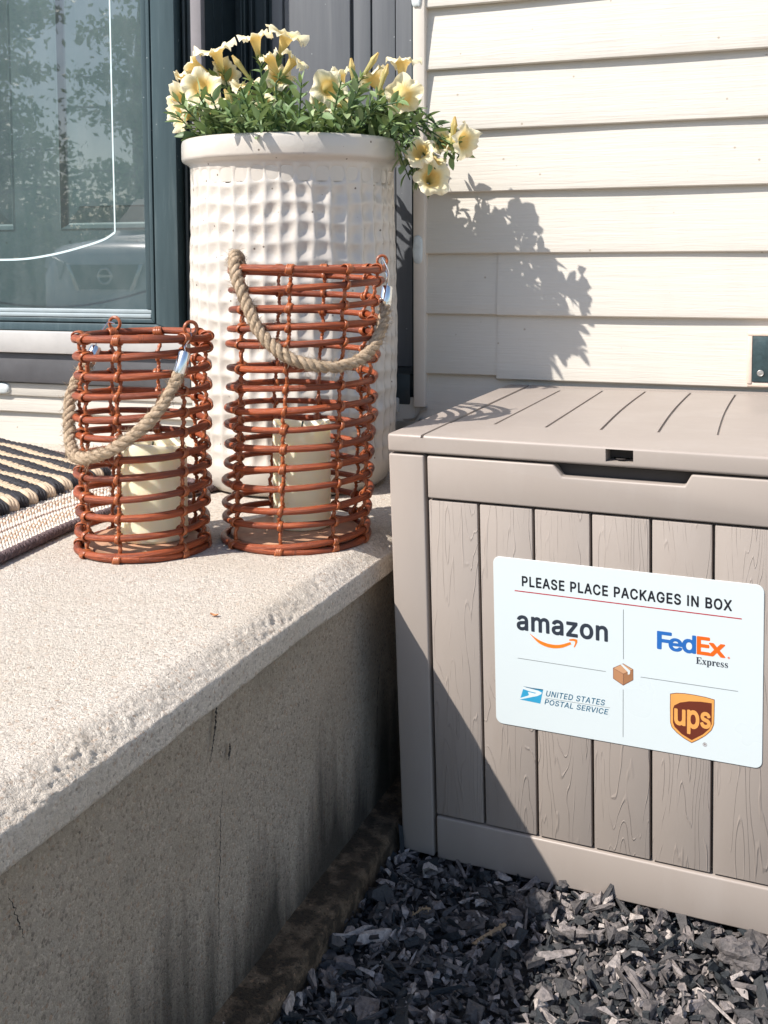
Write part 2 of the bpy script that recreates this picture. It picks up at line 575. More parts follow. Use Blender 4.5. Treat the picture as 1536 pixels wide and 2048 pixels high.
def flat(name, col, rough=.4):
    q = NT(name)
    k = q.ramp(q.noise(q.coord(), 60, 2), [(.3, tuple(x * .96 for x in col)), (.7, tuple(min(1, x * 1.04) for x in col))])
    return q.set(k, rough)
K_BLACK = flat("ink_black", (.012, .013, .018))
K_RED = flat("ink_red", (.40, .008, .02))
K_GREY = flat("ink_grey", (.085, .095, .10))
K_ORANGE = flat("ink_orange", (.75, .19, .015))
K_BLUE = flat("ink_blue", (.02, .125, .40))
K_ORED = flat("ink_orange_red", (.70, .12, .01))
K_NAVY = flat("ink_slate", (.028, .036, .050))
K_POST = flat("ink_post_blue", (.035, .30, .50))
K_TEAL = flat("ink_teal_text", (.025, .12, .20))
K_BROWN = flat("ink_brown", (.13, .028, .015))
K_GOLD = flat("ink_gold", (.70, .33, .09))
K_CARD = flat("ink_card", (.42, .21, .105))
K_CARD2 = flat("ink_card_light", (.52, .29, .16))
K_CARD3 = flat("ink_card_dark", (.32, .155, .075))
K_WHITE = flat("ink_white", (.62, .68, .685))

# mulch
q = NT("rubber_mulch_chips")
v = q.val()
n1 = q.noise(q.coord(), 150, 5, .7)
col = q.ramp(v, [(0.0, (.010, .016, .020)), (.36, (.038, .042, .045)), (.62, (.115, .102, .098)), (.82, (.29, .25, .235)), (.94, (.42, .37, .345)), (1.0, (.5, .44, .40))])
col = q.mix(q.ramp(n1, [(.35, .6), (.6, 0.0)]), col, (.020, .022, .025))
M_MULCH = q.set(col, q.ramp(n1, [(.3, .5), (.7, .85)]), q.bump(n1, .003), Specular_IOR_Level=.35)
M_DIRT = simple("dark_soil", (.022, .021, .022), .95, .4, 60, .006)
M_TWIG = simple("dry_twig", (.25, .17, .10), .8, .3, 120, .001)

# textiles
q = NT("flatweave_rug")
v = q.val()
nz = q.noise(q.coord(), 260, 4, .6)
col = q.ramp(v, [(0.0, (.66, .60, .53)), (.3, (.60, .52, .44)), (.55, (.40, .26, .165)), (.8, (.30, .20, .16)), (1.0, (.09, .06, .06))])
col = q.mix(q.ramp(nz, [(.35, .35), (.6, 0.0)]), col, (.3, .23, .18))
M_RUG = q.set(col, .95, q.bump(nz, .0012))
q = NT("braid_cord")
v = q.val()
nz = q.noise(q.coord((140, 2.5, 2.5), attr="tc"), 1.0, 4, .6)
col = q.ramp(v, [(0.0, (.62, .49, .36)), (.45, (.58, .44, .30)), (.55, (.016, .015, .019)), (1.0, (.026, .024, .029))], 'LINEAR')
col = q.mix(q.ramp(nz, [(.35, .5), (.6, 0.0)]), col, (.02, .017, .016), 'MULTIPLY') if False else col
M_BRAID = q.set(col, q.ramp(v, [(.4, .85), (.6, .5)]), q.bump(nz, .0018), Specular_IOR_Level=.3)
q = NT("rug_binding")
nz = q.noise(q.coord((220, 3, 3), attr="tc"), 1.0, 3, .6)
col = q.ramp(nz, [(.3, (.055, .034, .036)), (.55, (.13, .088, .088)), (.75, (.34, .25, .23))])
M_BIND = q.set(col, .9, q.bump(nz, .002))

# ------------------------------------------------------------------ ground
g = MB()
g.add([(-120, -120, -.44), (120, -120, -.44), (120, 120, -.44), (-120, 120, -.44)], [(0, 1, 2, 3)])
q = NT("pale_bounce_drive")
c = q.coord()
col = q.ramp(q.noise(c, .6, 6, .6), [(.35, (.40, .365, .32)), (.65, (.48, .44, .385))])  # out-of-frame ground made pale to bounce warm light onto shaded faces
tag(g.build("ground", q.set(col, .9, q.bump(q.noise(c, 60, 4), .004)), smooth=False), None, kind="structure")

g = MB()
g.add([(-120, -120, -.43), (120, -120, -.43), (120, -14.5, -.43), (-120, -13.5, -.43)], [(0, 1, 2, 3)])
q = NT("lawn_grass")
c = q.coord()
col = q.ramp(q.noise(c, 3, 6, .7), [(.35, (.035, .055, .02)), (.65, (.07, .095, .035))])
tag(g.build("lawn", q.set(col, .9), smooth=False), None, kind="structure")

# bed of dark soil under the mulch, slightly uneven
xs = np.linspace(.06, 1.5, 110); ys = np.linspace(-1.9, 0.02, 140)
X, Y = np.meshgrid(xs, ys, indexing='ij')
def bed_z(x, y):
    P = np.stack([np.ravel(x) * 5, np.ravel(y) * 5, np.zeros(np.size(x))], 1)
    z = -.394 + .009 * fbm(P, 3, 5)
    # mulch is heaped against the porch footing towards the camera
    z = z + .035 * np.clip((-.80 - np.ravel(y)) / .25, 0, 1) * np.clip((.26 - np.ravel(x)) / .16, 0, 1)
    return z.reshape(np.shape(x))
Z = bed_z(X, Y)
g = MB().add(np.stack([X, Y, Z], -1).reshape(-1, 3), grid_faces(110, 140))
tag(g.build("mulch_bed_soil", M_DIRT), None, kind="structure")

def chips(n, x0, x1, y0, y1, smin, smax, lift, seed):
    r = np.random.default_rng(seed)
    V, F, A = [], [], []
    k = 0
    px = r.uniform(x0, x1, n); py = r.uniform(y0, y1, n)
    pz = bed_z(px, py) + r.uniform(.0, lift, n)
    for i in range(n):
        s = smin + (smax - smin) * r.random() ** 2.2
        el = r.uniform(1.0, 2.4) if r.random() < .84 else r.uniform(3.0, 8.0)
        m_ = r.integers(5, 8)
        an = np.sort(r.uniform(0, 2 * np.pi, m_))
        rad = s * r.uniform(.65, 1.1, m_)
        P = np.stack([rad * np.cos(an) * math.sqrt(el), rad * np.sin(an) / math.sqrt(el)], 1)
        th = s * r.uniform(.12, .45)
        top = np.c_[P * r.uniform(.7, 1.0), th + r.uniform(-.2, .25, m_) * s]
        bot = np.c_[P, r.uniform(-.2, .2, m_) * s - th * .4]
        C = np.vstack([bot, top, [[0, 0, th + s * r.uniform(-.05, .18)]]])
        rx, ry, rz = r.normal(0, .5), r.normal(0, .5), r.uniform(0, 6.28)
        M = np.array(Matrix.Rotation(rz, 3, 'Z') @ Matrix.Rotation(rx, 3, 'X') @ Matrix.Rotation(ry, 3, 'Y'))
        C = C @ M.T + (px[i], py[i], pz[i])
        if C[:, 0].min() < .095 and C[:, 2].min() < -.33: C[:, 0] += .095 - C[:, 0].min()
        V.append(C)
        for j in range(m_):
            jn = (j + 1) % m_
            F.append((k + j, k + jn, k + m_ + jn, k + m_ + j))
            F.append((k + m_ + j, k + m_ + jn, k + 2 * m_))
        k += len(C)
        A += [min(1, max(0, r.normal(.54, .24) + (.25 if r.random() < .1 else 0)))] * len(C)
    return np.vstack(V), F, np.array(A)
g = MB()
for args in ((6500, .09, .80, -1.08, -.48, .0025, .008, .014, 1), (3800, .09, .80, -1.08, -.50, .005, .012, .018, 2), (1100, .10, .8, -1.05, -.56, .008, .018, .020, 3)):
    V, F, A = chips(*args)
    g.add(V, F, A)
mu = g.build("mulch", M_MULCH, smooth=False)
tag(mu, "loose dark rubber mulch chips covering the ground before the box", "mulch", kind="stuff")

def chunk(name, label, c, s, seed, mat, val=.6):
    r = np.random.default_rng(seed)
    bm = bmesh.new()
    bmesh.ops.create_icosphere(bm, subdivisions=4, radius=1)
    V, F = bm_arrays(bm); bm.free()
    V = V * np.array(s) * (1 + .75 * fbm(V * 1.6 + seed, 5, seed) + .25 * np.abs(fbm(V * 5 + seed, 3, seed + 2)))[:, None]
    return tag(MB().add(V + np.array(c), F, val).build(name, mat, None, False, origin=c), label, "mulch lump")
chunk("mulch_lump", "jagged brown lump of mulch against the bottom edge of the box", (.325, -.618, -.378), (.017, .012, .020), 3, M_MULCH, .62)
chunk("mulch_lump", "larger ridged mulch lump at the right end of the box base", (.545, -.640, -.372), (.022, .014, .019), 9, M_MULCH, .66)
def twig(name, label, pts, r0, seed):
    P = spline(pts, 8)
    g = MB().add(*tube(P, np.linspace(r0, r0 * .5, len(P)), 6))
    r = np.random.default_rng(seed)
    for i in range(2, len(P) - 1, 1):
        d = r.normal(0, 1, 3); d /= np.linalg.norm(d)
        g.add(*tube([P[i], P[i] + d * .0035], [r0 * .8, r0 * .5], 5))
    return tag(g.build(name, M_TWIG, origin=P[0]), label, "twig")
twig("twig", "tan crumbly twig lying on the mulch at the edge of the shade", [(.303, -.675, -.366), (.298, -.690, -.364), (.285, -.703, -.368), (.280, -.716, -.368)], .0022, 1)
twig("twig", "short pale twig in the shaded mulch near the footing", [(.215, -.665, -.372), (.208, -.672, -.370), (.200, -.684, -.372)], .0014, 2)

# ------------------------------------------------------------------ porch
XE, XR, ZL = .1105, .0900, -.352
stoop = thing("concrete_porch", "weathered concrete porch slab with a chipped edge and stained riser", "porch", (0, 0, 0))
prof = [(-1.9, 0), (-1.2, 0), (-.6, 0), (-.3, 0), (-.12, 0)]
prof += [(x, 0) for x in np.linspace(-.06, XE - .030, 22)]
for t in np.linspace(0, 1, 16)[1:]:      # broken arris: a rough sloping band, then a worn round
    prof.append((XE - .030 + .026 * t, -.0145 * t ** 1.25))
for t in np.linspace(0, 1, 6)[1:]:
    a = t * math.pi / 2
    prof.append((XE - .004 + .004 * math.sin(a), -.0145 - .0055 * (1 - math.cos(a))))
prof += [(XE, z) for z in np.linspace(-.022, -.0385, 9)]
prof += [(XE - .003, -.0415), (XR - .01, -.0420)]
prof = np.array(prof)
ys = np.concatenate([np.linspace(-2.4, -1.35, 20), np.arange(-1.345, .004, .0022)])
NP, NY = len(prof), len(ys)
V = np.zeros((NP, NY, 3))
V[:, :, 0] = prof[:, 0][:, None]; V[:, :, 2] = prof[:, 1][:, None]; V[:, :, 1] = ys[None, :]
V = V.reshape(-1, 3)
# chipped nose: rough noise that grows over the rounded edge
tt = np.repeat(np.arange(NP), NY)
edge = np.exp(-((tt - 36) / 7.0) ** 4)
edge = edge * np.clip(.55 + 1.5 * fbm(np.c_[V[:, 1] * 7, V[:, 1] * 0, V[:, 0] * 9], 3, 91), .15, 1.25)
face = (tt > 26).astype(float)
P3 = V * np.array([1, 1, 1])
big = fbm(P3 * 14, 3, 11); med = fbm(P3 * 55, 4, 21); fin = fbm(P3 * 150, 3, 31); fin2 = fbm(P3 * 340, 2, 37)
amp = edge * (.0040 * np.minimum(big - .05, .25) + .0018 * med + .0026 * fin + .0030 * fin2) + face * (.0009 * med + .0006 * fin)
chipz = np.clip(fbm(P3 * np.array([20, 26, 20]), 2, 51) - .38, 0, 1) * edge
nrm = np.zeros_like(V)
nrm[:, 0] = np.clip((tt - 27) / 20, 0, 1); nrm[:, 2] = 1 - nrm[:, 0]
nrm[tt < 5] = 0
V = V + nrm * (amp - .045 * chipz)[:, None]
top = (tt <= 26)
V[:, 2] += np.where(top & (tt >= 5), .0006 * fin, 0)
# the nose's lower arris wanders a little
low = np.clip((tt - 46) / 9, 0, 1)
V[:, 2] += low * .004 * fbm(np.c_[V[:, 1] * 6, V[:, 1] * 0, V[:, 1] * 0], 3, 71)
MB().add(V, grid_faces(NP, NY, flip=True)).build("slab", M_CONC, stoop, sharp=0)
# riser
zs = np.linspace(-.0425, -.46, 94); yr = np.arange(-2.4, .004, .012)
V = np.zeros((len(zs), len(yr), 3))
V[:, :, 0] = XR; V[:, :, 1] = yr[None, :]; V[:, :, 2] = zs[:, None]
V = V.reshape(-1, 3)
V[:, 0] += .0022 * fbm(V * 7, 3, 3) + .0007 * fbm(V * 60, 2, 4)
g = MB().add(V, grid_faces(len(zs), len(yr), flip=True))
CRACKS = [
 ([(XR, -0.9251, -0.0501), (XR, -0.9270, -0.0636), (XR, -0.9308, -0.0809), (XR, -0.9403, -0.1030)], .0022),
 ([(XR, -0.9140, -0.1309), (XR, -0.9204, -0.1560), (XR, -0.9225, -0.1887), (XR, -0.9266, -0.2300), (XR, -0.9279, -0.2656), (XR, -0.9323, -0.3089)], .0009),
 ([(XR, -0.9015, -0.0992), (XR, -0.9019, -0.1069), (XR, -0.9036, -0.1156)], .0028),
 ([(XR, -0.4868, -0.1444), (XR, -0.4994, -0.1742), (XR, -0.5060, -0.2060), (XR, -0.5071, -0.2387), (XR, -0.5124, -0.2723)], .0012),
 ([(XR, -1.2151, -0.0713), (XR, -1.2064, -0.0944), (XR, -1.1997, -0.1146)], .0008)]
def crack(pts, wd):
    P = spline(pts, 14)
    r = np.random.default_rng(int(abs(P[0][1] * 1e4)))
    L_ = np.cumsum(np.abs(np.diff(P[:, 2], prepend=P[0, 2])))
    P[:, 1] += r.normal(0, .0007, len(P))
    wv = wd * (.35 + .8 * r.random(len(P))) * np.sin(np.linspace(.25, math.pi - .1, len(P)))
    a = np.c_[np.full(len(P), XR + .0031), P[:, 1] - wv, P[:, 2]]
    b = np.c_[np.full(len(P), XR + .0031), P[:, 1] + wv, P[:, 2]]
    VV = np.empty((2 * len(P), 3)); VV[0::2] = a; VV[1::2] = b
    g.add(VV, [(2 * i, 2 * i + 1, 2 * i + 3, 2 * i + 2) for i in range(len(P) - 1)], mat=1)
for cr_ in CRACKS: crack(*cr_)
g.build("riser", [M_RISER, M_CRACK], stoop, sharp=0)
# footing ledge
yl = np.arange(-1.05, .0, .003)
pf = [(XR - .005, ZL + .004)] + [(XR + x_, ZL + .002 - .04 * x_) for x_ in np.linspace(.004, .034, 14)] + [(XR + .0385, ZL + .001), (XR + .0410, ZL - .001), (XR + .0425, ZL - .004), (XR + .043, ZL - .012), (XR + .043, ZL - .03), (XR + .044, ZL - .06)]
V = np.array([[(x, y, z) for y in yl] for x, z in pf]).reshape(-1, 3)
V += .0022 * np.stack([1.4 * fbm(V * 30, 4, 61), 0 * V[:, 0], fbm(V * 45, 5, 62)], 1)
MB().add(V, grid_faces(len(pf), len(yl), flip=True)).build("footing_ledge", M_LEDGE, stoop, sharp=0)

# a curled scrap of leaf near the edge
g = MB()
pv = []
for i, t in enumerate(np.linspace(-1, 1, 7)):
    wd_ = .0022 * (1 - t * t) + .0002
    pv += [(.048 + t * .0045, -.846 - wd_, .0022 + .0018 * t * t), (.048 + t * .0045, -.846, .0012 + .0012 * t * t), (.048 + t * .0045, -.846 + wd_, .0024 + .0018 * t * t)]
g.add(pv, [(3 * i + j, 3 * i + j + 1, 3 * i + j + 4, 3 * i + j + 3) for i in range(6) for j in (0, 1)])
tag(g.build("leaf_scrap", simple("dry_leaf", (.50, .22, .09), .7, .2, 200), origin=(.048, -.846, 0)), "tiny orange curled leaf scrap on the porch by its chipped edge", "leaf")

# ------------------------------------------------------------------ house wall
wall = thing("house_wall", "cream clapboard house wall of overlapping grained vinyl courses", "wall", (0, 0, 0))
E_, Z0 = .1016, .6693
g = MB()
def course(zb, x0, x1, dy=0, dz=0, top=None):
    pr = [(.004, zb + .0015 + dz), (-.0105, zb + .0005 + dz), (-.0128, zb + .0022 + dz), (-.0130, zb + .006 + dz), (-.0118, zb + .02 + dz)]
    zt = zb + E_ + .006 if top is None else top
    pr += [(-.0075, zb + .06 + dz), (-.0012, zt)]
    xs_ = np.array([x0, x1]) if x1 - x0 < .2 else np.linspace(x0, x1, max(2, int((x1 - x0) / .05)))
    V = np.array([[(x, y + dy, z) for x in xs_] for y, z in pr]).reshape(-1, 3)
    V[:, 1] += .0007 * np.sin(V[:, 0] * 9 + zb * 30)
    g.add(V, grid_faces(len(pr), len(xs_), flip=False))
    for xi, fl in ((0, 1), (len(xs_) - 1, 0)):   # close the ends
        e_ = V.reshape(len(pr), -1, 3)[:, xi]
        b_ = e_.copy(); b_[:, 1] = .006
        VV = np.vstack([e_, b_]); n_ = len(pr)
        g.add(VV, [(i, i + 1, n_ + i + 1, n_ + i) for i in range(n_ - 1)])
for k in range(-18, 11):
    zb = Z0 - k * E_
    if k in (4, 5):
        course(zb, -.004, .130)
        course(zb, .123, 3.0, -.0022, -.0055 if k == 5 else -.001)
    elif k <= 5:
        course(zb, -.004, 3.0)
    elif k == 6:
        course(zb, -.02, 3.0)
    else:
        course(zb, -4.0, 3.0)
course(Z0 - 6 * E_, -4.0, -.0205, top=.1185)
g.add(*box(-.02, 3.0, .008, .14, -.5, 2.5)); g.add(*box(-4, -.02, .008, .14, -.5, .1))
g.build("siding", M_SIDING, wall, sharp=30)
# J-channel strip under the door
g = MB()
g.add(*box(-4.0, -.05, -.016, .0, .093, .1185, .002))
g.build("starter_strip", M_SIDING, wall)
g = MB()
g.add(*box(-.0215, -.0005, -.019, .03, .1045, 2.5, .0025))
g.build("trim_strip", M_TRIM, wall)
def blob(name, c, s, mat, parent, seed):
    bm = bmesh.new(); bmesh.ops.create_icosphere(bm, subdivisions=3, radius=1)
    V, F = bm_arrays(bm); bm.free()
    V = np.sign(V) * np.abs(V) ** .6
    V = V * np.array(s) * (1 + .12 * fbm(V * 2 + seed, 3, seed))[:, None]
    return MB().add(V + np.array(c), F).build(name, mat, parent)
blob("caulk", (-.0145, -.0195, .792), (.0085, .004, .019), M_CAULK, wall, 1)
blob("caulk", (-.0125, -.0195, .372), (.0085, .003, .024), M_CAULK, wall, 2)
blob("caulk", (-.885, -.0175, .107), (.026, .006, .011), M_CAULK, wall, 5)
# small bent flashing where the trim strip ends above the box
g = MB()
P = spline([(-.050, -.010, .083), (-.030, -.013, .083), (-.017, -.017, .088), (-.008, -.018, .101), (.002, -.018, .104)], 6)
for i in range(len(P) - 1):
    pass
VV = np.concatenate([np.c_[P[:, 0], P[:, 1], P[:, 2]], np.c_[P[:, 0], P[:, 1] + .02, P[:, 2]], np.c_[P[:, 0], P[:, 1], P[:, 2] - .004], np.c_[P[:, 0], P[:, 1] + .02, P[:, 2] - .004]])
n_ = len(P)
g.add(VV, [(i, i + 1, n_ + i + 1, n_ + i) for i in range(n_ - 1)] + [(2 * n_ + i, i, i + 1, 2 * n_ + i + 1)[::-1] for i in range(n_ - 1)])
g.add(*box(-.012, .006, -.021, -.008, .078, .084, .001))
g.add(*box(-.055, -.006, -.014, .0, .055, .078, .002))
g.build("flashing", M_GALV, wall)

# wall vent plate at the right
vent = thing("wall_vent", "dark green metal vent plate with a screw set in the cream siding", "vent", (.56, -.014, .2))
g = MB()
g.add(*box(.5265, .66, -.0215, -.006, .1665, .2365, .0012)); g.build("plate", simple("vent_paint", (.022, .045, .05), .45, .3, 90, .0008), vent)
g = MB(); g.add(*box(.5565, .65, -.0255, -.0216, .176, .212, .001)); g.build("louvre", M_DARK, vent)
g = MB(); g.add(*torus((.5385, -.0222, .180), (0, 1, 0), .0042, .0009)); V, F = lathe([(.0, .0), (.0038, .0), (.0036, .0012), (0, .0015)], 16); V = V[:, [0, 2, 1]] * [1, -1, 1] + np.array([.5385, -.0215, .180]); g.add(V, F); g.build("screw", M_GALV, vent)
g = MB()
g.add(*box(.5185, .5262, -.0215, -.004, .163, .242, .002)); g.add(*box(.5185, .66, -.0225, -.004, .2368, .2435, .002)); g.add(*box(.519, .66, -.0195, -.004, .1585, .1662, .002))
g.build("caulk", M_TAN, vent)

# ------------------------------------------------------------------ door surround
sur = thing("door_surround", "dark painted door surround with a recessed grey side panel behind the planter", "door frame", (-.25, 0, .11))
g = MB()
YP = .115
def vboard(x0, x1, y0, z0=.16, z1=2.2, bev=.002):
    g.add(*box(x0, x1, y0, y0 + .03, z0, z1, bev))
vboard(-.343, -.321, YP - .004, bev=.003)
vboard(-.319, -.187, YP)
vboard(-.180, -.146, YP - .002, bev=.003)
vboard(-.1445, -.10, YP + .001)
vboard(-.0985, .02, YP - .001)
g.add(*box(-.3432, .02, YP + .012, YP + .034, .15, 2.2))
g.build("side_panel", M_PANEL, sur)
g = MB()
g.add(*box(-.4435, -.4215, -.016, .0, .16, 2.2, .002)); g.build("jamb", M_JAMB, sur)
g = MB()
for x0, x1, y0 in ((-.4795, -.4745, .004), (-.468, -.462, -.003), (-.4605, -.452, .002), (-.450, -.4445, .006)):
    g.add(*box(x0, x1, y0, .05, .16, 2.2, .001))
g.add(*box(-.49, -.443, .02, .1, .16, 2.2)); g.add(*box(-.4425, -.4225, .001, .125, .16, 2.2)); g.add(*box(-.4222, -.4205, .03, .036, .16, 2.2)); g.add(*box(-.4222, -.4200, .062, .074, .16, 2.2))
g.add(*box(-.50, -.3435, YP + .004, YP + .011, .16, 2.2))
for x0, x1, y0 in ((-.404, -.400, .10), (-.385, -.381, .106), (-.3995, -.3945, .104), (-.358, -.352, .106)):
    g.add(*box(x0, x1, y0, .12, .16, 2.2, .001))
g.add(*box(-.030, -.0225, -.0, .12, .16, 2.2, .001))
g.build("reveal", M_DARK, sur)
g = MB(); g.add(*box(-.4435, -.0305, -.010, .13, .1065, .1595, .003)); g.build("threshold", M_DARK, sur)
g = MB(); g.add(*box(-4.0, -.449, -.027, .12, .1205, .1785, .003)); g.build("kick_board", M_KICK, sur)
g = MB(); g.add(*box(-4.0, -.449, -.0375, .12, .1795, .2215, .0025)); g.build("sill", M_SILLW, sur)
g = MB(); g.add(*box(-4.2, 0.0, -.01, .12, 2.205, 2.35, .003)); g.build("head", M_TRIM, sur)

# ------------------------------------------------------------------ storm door
sd_ = thing("storm_door", "dark teal storm door with a tall glass pane etched with a border line", "door", (-.9, -.02, .22))
g = MB()
def stile(x0, x1, y0, y1, z0, z1, b=.0025): g.add(*box(x0, x1, y0, y1, z0, z1, b))
# outer frame: mitred stile and rail, a groove, then the inner frame
P_ = [(-.4735, -.022, .2235), (-.5225, -.022, .2385), (-.5225, -.022, 2.1), (-.4735, -.022, 2.1)]
g.add(*prism(P_, (0, .03, 0), .002))
P_ = [(-.4735, -.0222, .2228), (-1.5, -.0222, .2228), (-1.5, -.0222, .2378), (-.5225, -.0222, .2378)]
g.add(*prism(P_, (0, .03, 0), .0015))
P_ = [(-.5262, -.0205, .2410), (-.5335, -.0205, .2485), (-.5335, -.0205, 2.1), (-.5262, -.0205, 2.1)]
g.add(*prism(P_, (0, .028, 0), .0012))
P_ = [(-.5262, -.0207, .2402), (-1.5, -.0207, .2402), (-1.5, -.0207, .2482), (-.5335, -.0207, .2482)]
g.add(*prism(P_, (0, .028, 0), .0012))
g.add(*box(-1.5, -.4745, -.012, .008, .225, .2475)); g.add(*box(-.535, -.4745, -.0118, .008, .2476, 2.1))
g.build("frame", M_DOOR, sd_)
g = MB()
g.add(*box(-1.5, -.5345, -.0195, -.006, .2490, .2570, .0025)); g.add(*box(-1.5, -.5345, -.0170, -.0058, .2575, .2650, .002))
g.build("glazing_bead", M_BEAD, sd_)
g = MB()
g.add(*box(-.5455, -.5342, -.0185, -.006, .2655, 2.1, .002)); g.build("inner_bead", M_DOOR, sd_)
g = MB()
g.add([(-1.5, -.009, .262), (-.543, -.009, .262), (-.543, -.009, 2.1), (-1.5, -.009, 2.1)], [(0, 1, 2, 3)])
gp = g.build("glass_pane", M_GLASS, sd_, smooth=False)
# engraved border line
def ribbon(P, wd, y):
    P = np.asarray(P, float)
    T = np.gradient(P, axis=0); T /= np.linalg.norm(T, axis=1)[:, None]
    Nn = np.c_[-T[:, 1], T[:, 0]] * wd / 2
    a = P + Nn; b = P - Nn
    VV = np.vstack([np.c_[a[:, 0], np.full(len(P), y), a[:, 1]], np.c_[b[:, 0], np.full(len(P), y), b[:, 1]]])
    n_ = len(P)
    return VV, [(i, i + 1, n_ + i + 1, n_ + i) for i in range(n_ - 1)]
g = MB()
g.add(*ribbon([(-.6155, 2.0), (-.6155, 1.2), (-.6155, .85), (-.6155, .60), (-.6150, .409)], .0030, -.0096))
arc = spline([(-.6150, .409), (-.643, .395), (-.700, .380), (-.757, .3685), (-.815, .361), (-.874, .359), (-.95, .361), (-1.05, .372)], 10)
g.add(*ribbon(arc, .0040, -.0098))
g.build("etched_line", M_ETCH, gp, smooth=False)
# ------------------------------------------------------------------ inner front door
fd = thing("front_door", "grey panelled front door seen through the storm door glass", "door", (-.8, .06, .25))
g = MB()
YD = .060
def panel(x0, x1, z0, z1):
    rings = [(0, 0), (.004, -.002), (.012, .009), (.0155, .0105), (.046, .001), (.0475, -.001), (.05, -.001)]
    prev = None
    for ins, dy in rings:
        ring = [(x0 + ins, YD + dy, z0 + ins), (x1 - ins, YD + dy, z0 + ins), (x1 - ins, YD + dy, z1 - ins), (x0 + ins, YD + dy, z1 - ins)]
        if prev is not None:
            g.add(np.vstack([prev, ring]), [(i, (i + 1) % 4, 4 + (i + 1) % 4, 4 + i) for i in range(4)])
        prev = np.array(ring)
    g.add(prev, [(0, 1, 2, 3)])
def plate(x0, x1, z0, z1): g.add([(x0, YD, z0), (x1, YD, z0), (x1, YD, z1), (x0, YD, z1)], [(0, 1, 2, 3)])
PX = [(-1.28, -.896), (-.789, -.475)]
for a, b in PX: panel(a, b, .416, 1.30)
plate(-1.6, -1.28, .2, 2.1); plate(-.896, -.789, .2, 2.1); plate(-.475, -.43, .2, 2.1)
for a, b in PX: plate(a, b, .2, .416); plate(a, b, 1.30, 2.1)
for x in (-.919, -.766, -.612):
    V, F = lathe([(0.0001, .0), (.0022, .0)], 12); V = V[:, [0, 2, 1]] + np.array([x, YD - .0006, .394])
    g.add(V, F, mat=1)
g.build("door_leaf", [M_FRONT, M_DARK], fd, smooth=True, sharp=12)

# ------------------------------------------------------------------ planter
PC = (-.163, -.192)
pot = thing("planter", "tall white glazed ceramic planter with rows of dimples", "planter", (PC[0], PC[1], 0))
def potprof():
    p_ = [(.0, .0), (.128, .0), (.140, .004), (.150, .013), (.156, .03)]
    zs_ = np.linspace(.045, .494, 156)
    for z in zs_:
        t = (z - .045) / .449
        p_.append((.159 + .0050 * math.sin(math.pi * min(1, t * 1.05)) + .0005, z))
    p_ += [(.1597, .4965), (.1606, .4990), (.1635, .5015), (.1688, .5042), (.1712, .5062), (.1722, .5095), (.1724, .520), (.1722, .5315), (.1710, .5360), (.1672, .538), (.1630, .5380), (.1605, .535), (.159, .528), (.158, .50), (.157, .47)]
    return np.array(p_)
pr = potprof()
NS = 384
V, F = lathe(pr, NS, PC)
V = V.reshape(len(pr), NS, 3)
ph = np.linspace(0, 2 * np.pi, NS, endpoint=False)
ncol, prow = 40, .0283
for i, (r_, z) in enumerate(pr):
    if not (.035 < z < .4945 and r_ > .155 and i < 163): continue
    ed = np.clip((z - .045) / .02, 0, 1) * np.clip((.495 - z) / .008, 0, 1)
    u = ph * ncol / (2 * np.pi)
    v = (z - .494) / prow + .10 * np.sin(ph * 7 + z * 30)
    u = u + .07 * np.sin(z * 60 + np.floor(u) * 1.7) + .10 * np.sin(ph * 5)
    du = np.abs(u - np.floor(u) - .5) * 2
    dv = np.abs(v - np.floor(v) - .5) * 2
    dd = np.clip(1 - du ** 2.0, 0, 1) * (.25 + .75 * np.clip(1 - dv ** 1.6, 0, 1))
    rr_ = _hash(np.floor(u).astype(np.int64) % ncol, np.floor(v).astype(np.int64), np.zeros(NS, np.int64), 5)
    dr = -(.0050 + .0026 * rr_) * dd * ed
    V[i, :, 0] += dr * np.cos(ph); V[i, :, 1] += dr * np.sin(ph)
wob = .0016 * fbm(V.reshape(-1, 3) * 6, 2, 77).reshape(len(pr), NS)
V[:, :, 0] += wob * np.cos(ph); V[:, :, 1] += wob * np.sin(ph)
V[-15:, :, 2] += .0012 * np.sin(ph * 2 + 1)
g = MB().add(V.reshape(-1, 3), F); g.build("pot_body", M_POT, pot, sharp=0)
g = MB(); V, F = lathe([(0.001, .520), (.05, .522), (.10, .519), (.158, .515)], 40, PC); V[:, 2] += .004 * fbm(V * 40, 3, 8); g.add(V, F[:]); g.build("soil", M_SOIL, pot, sharp=0)

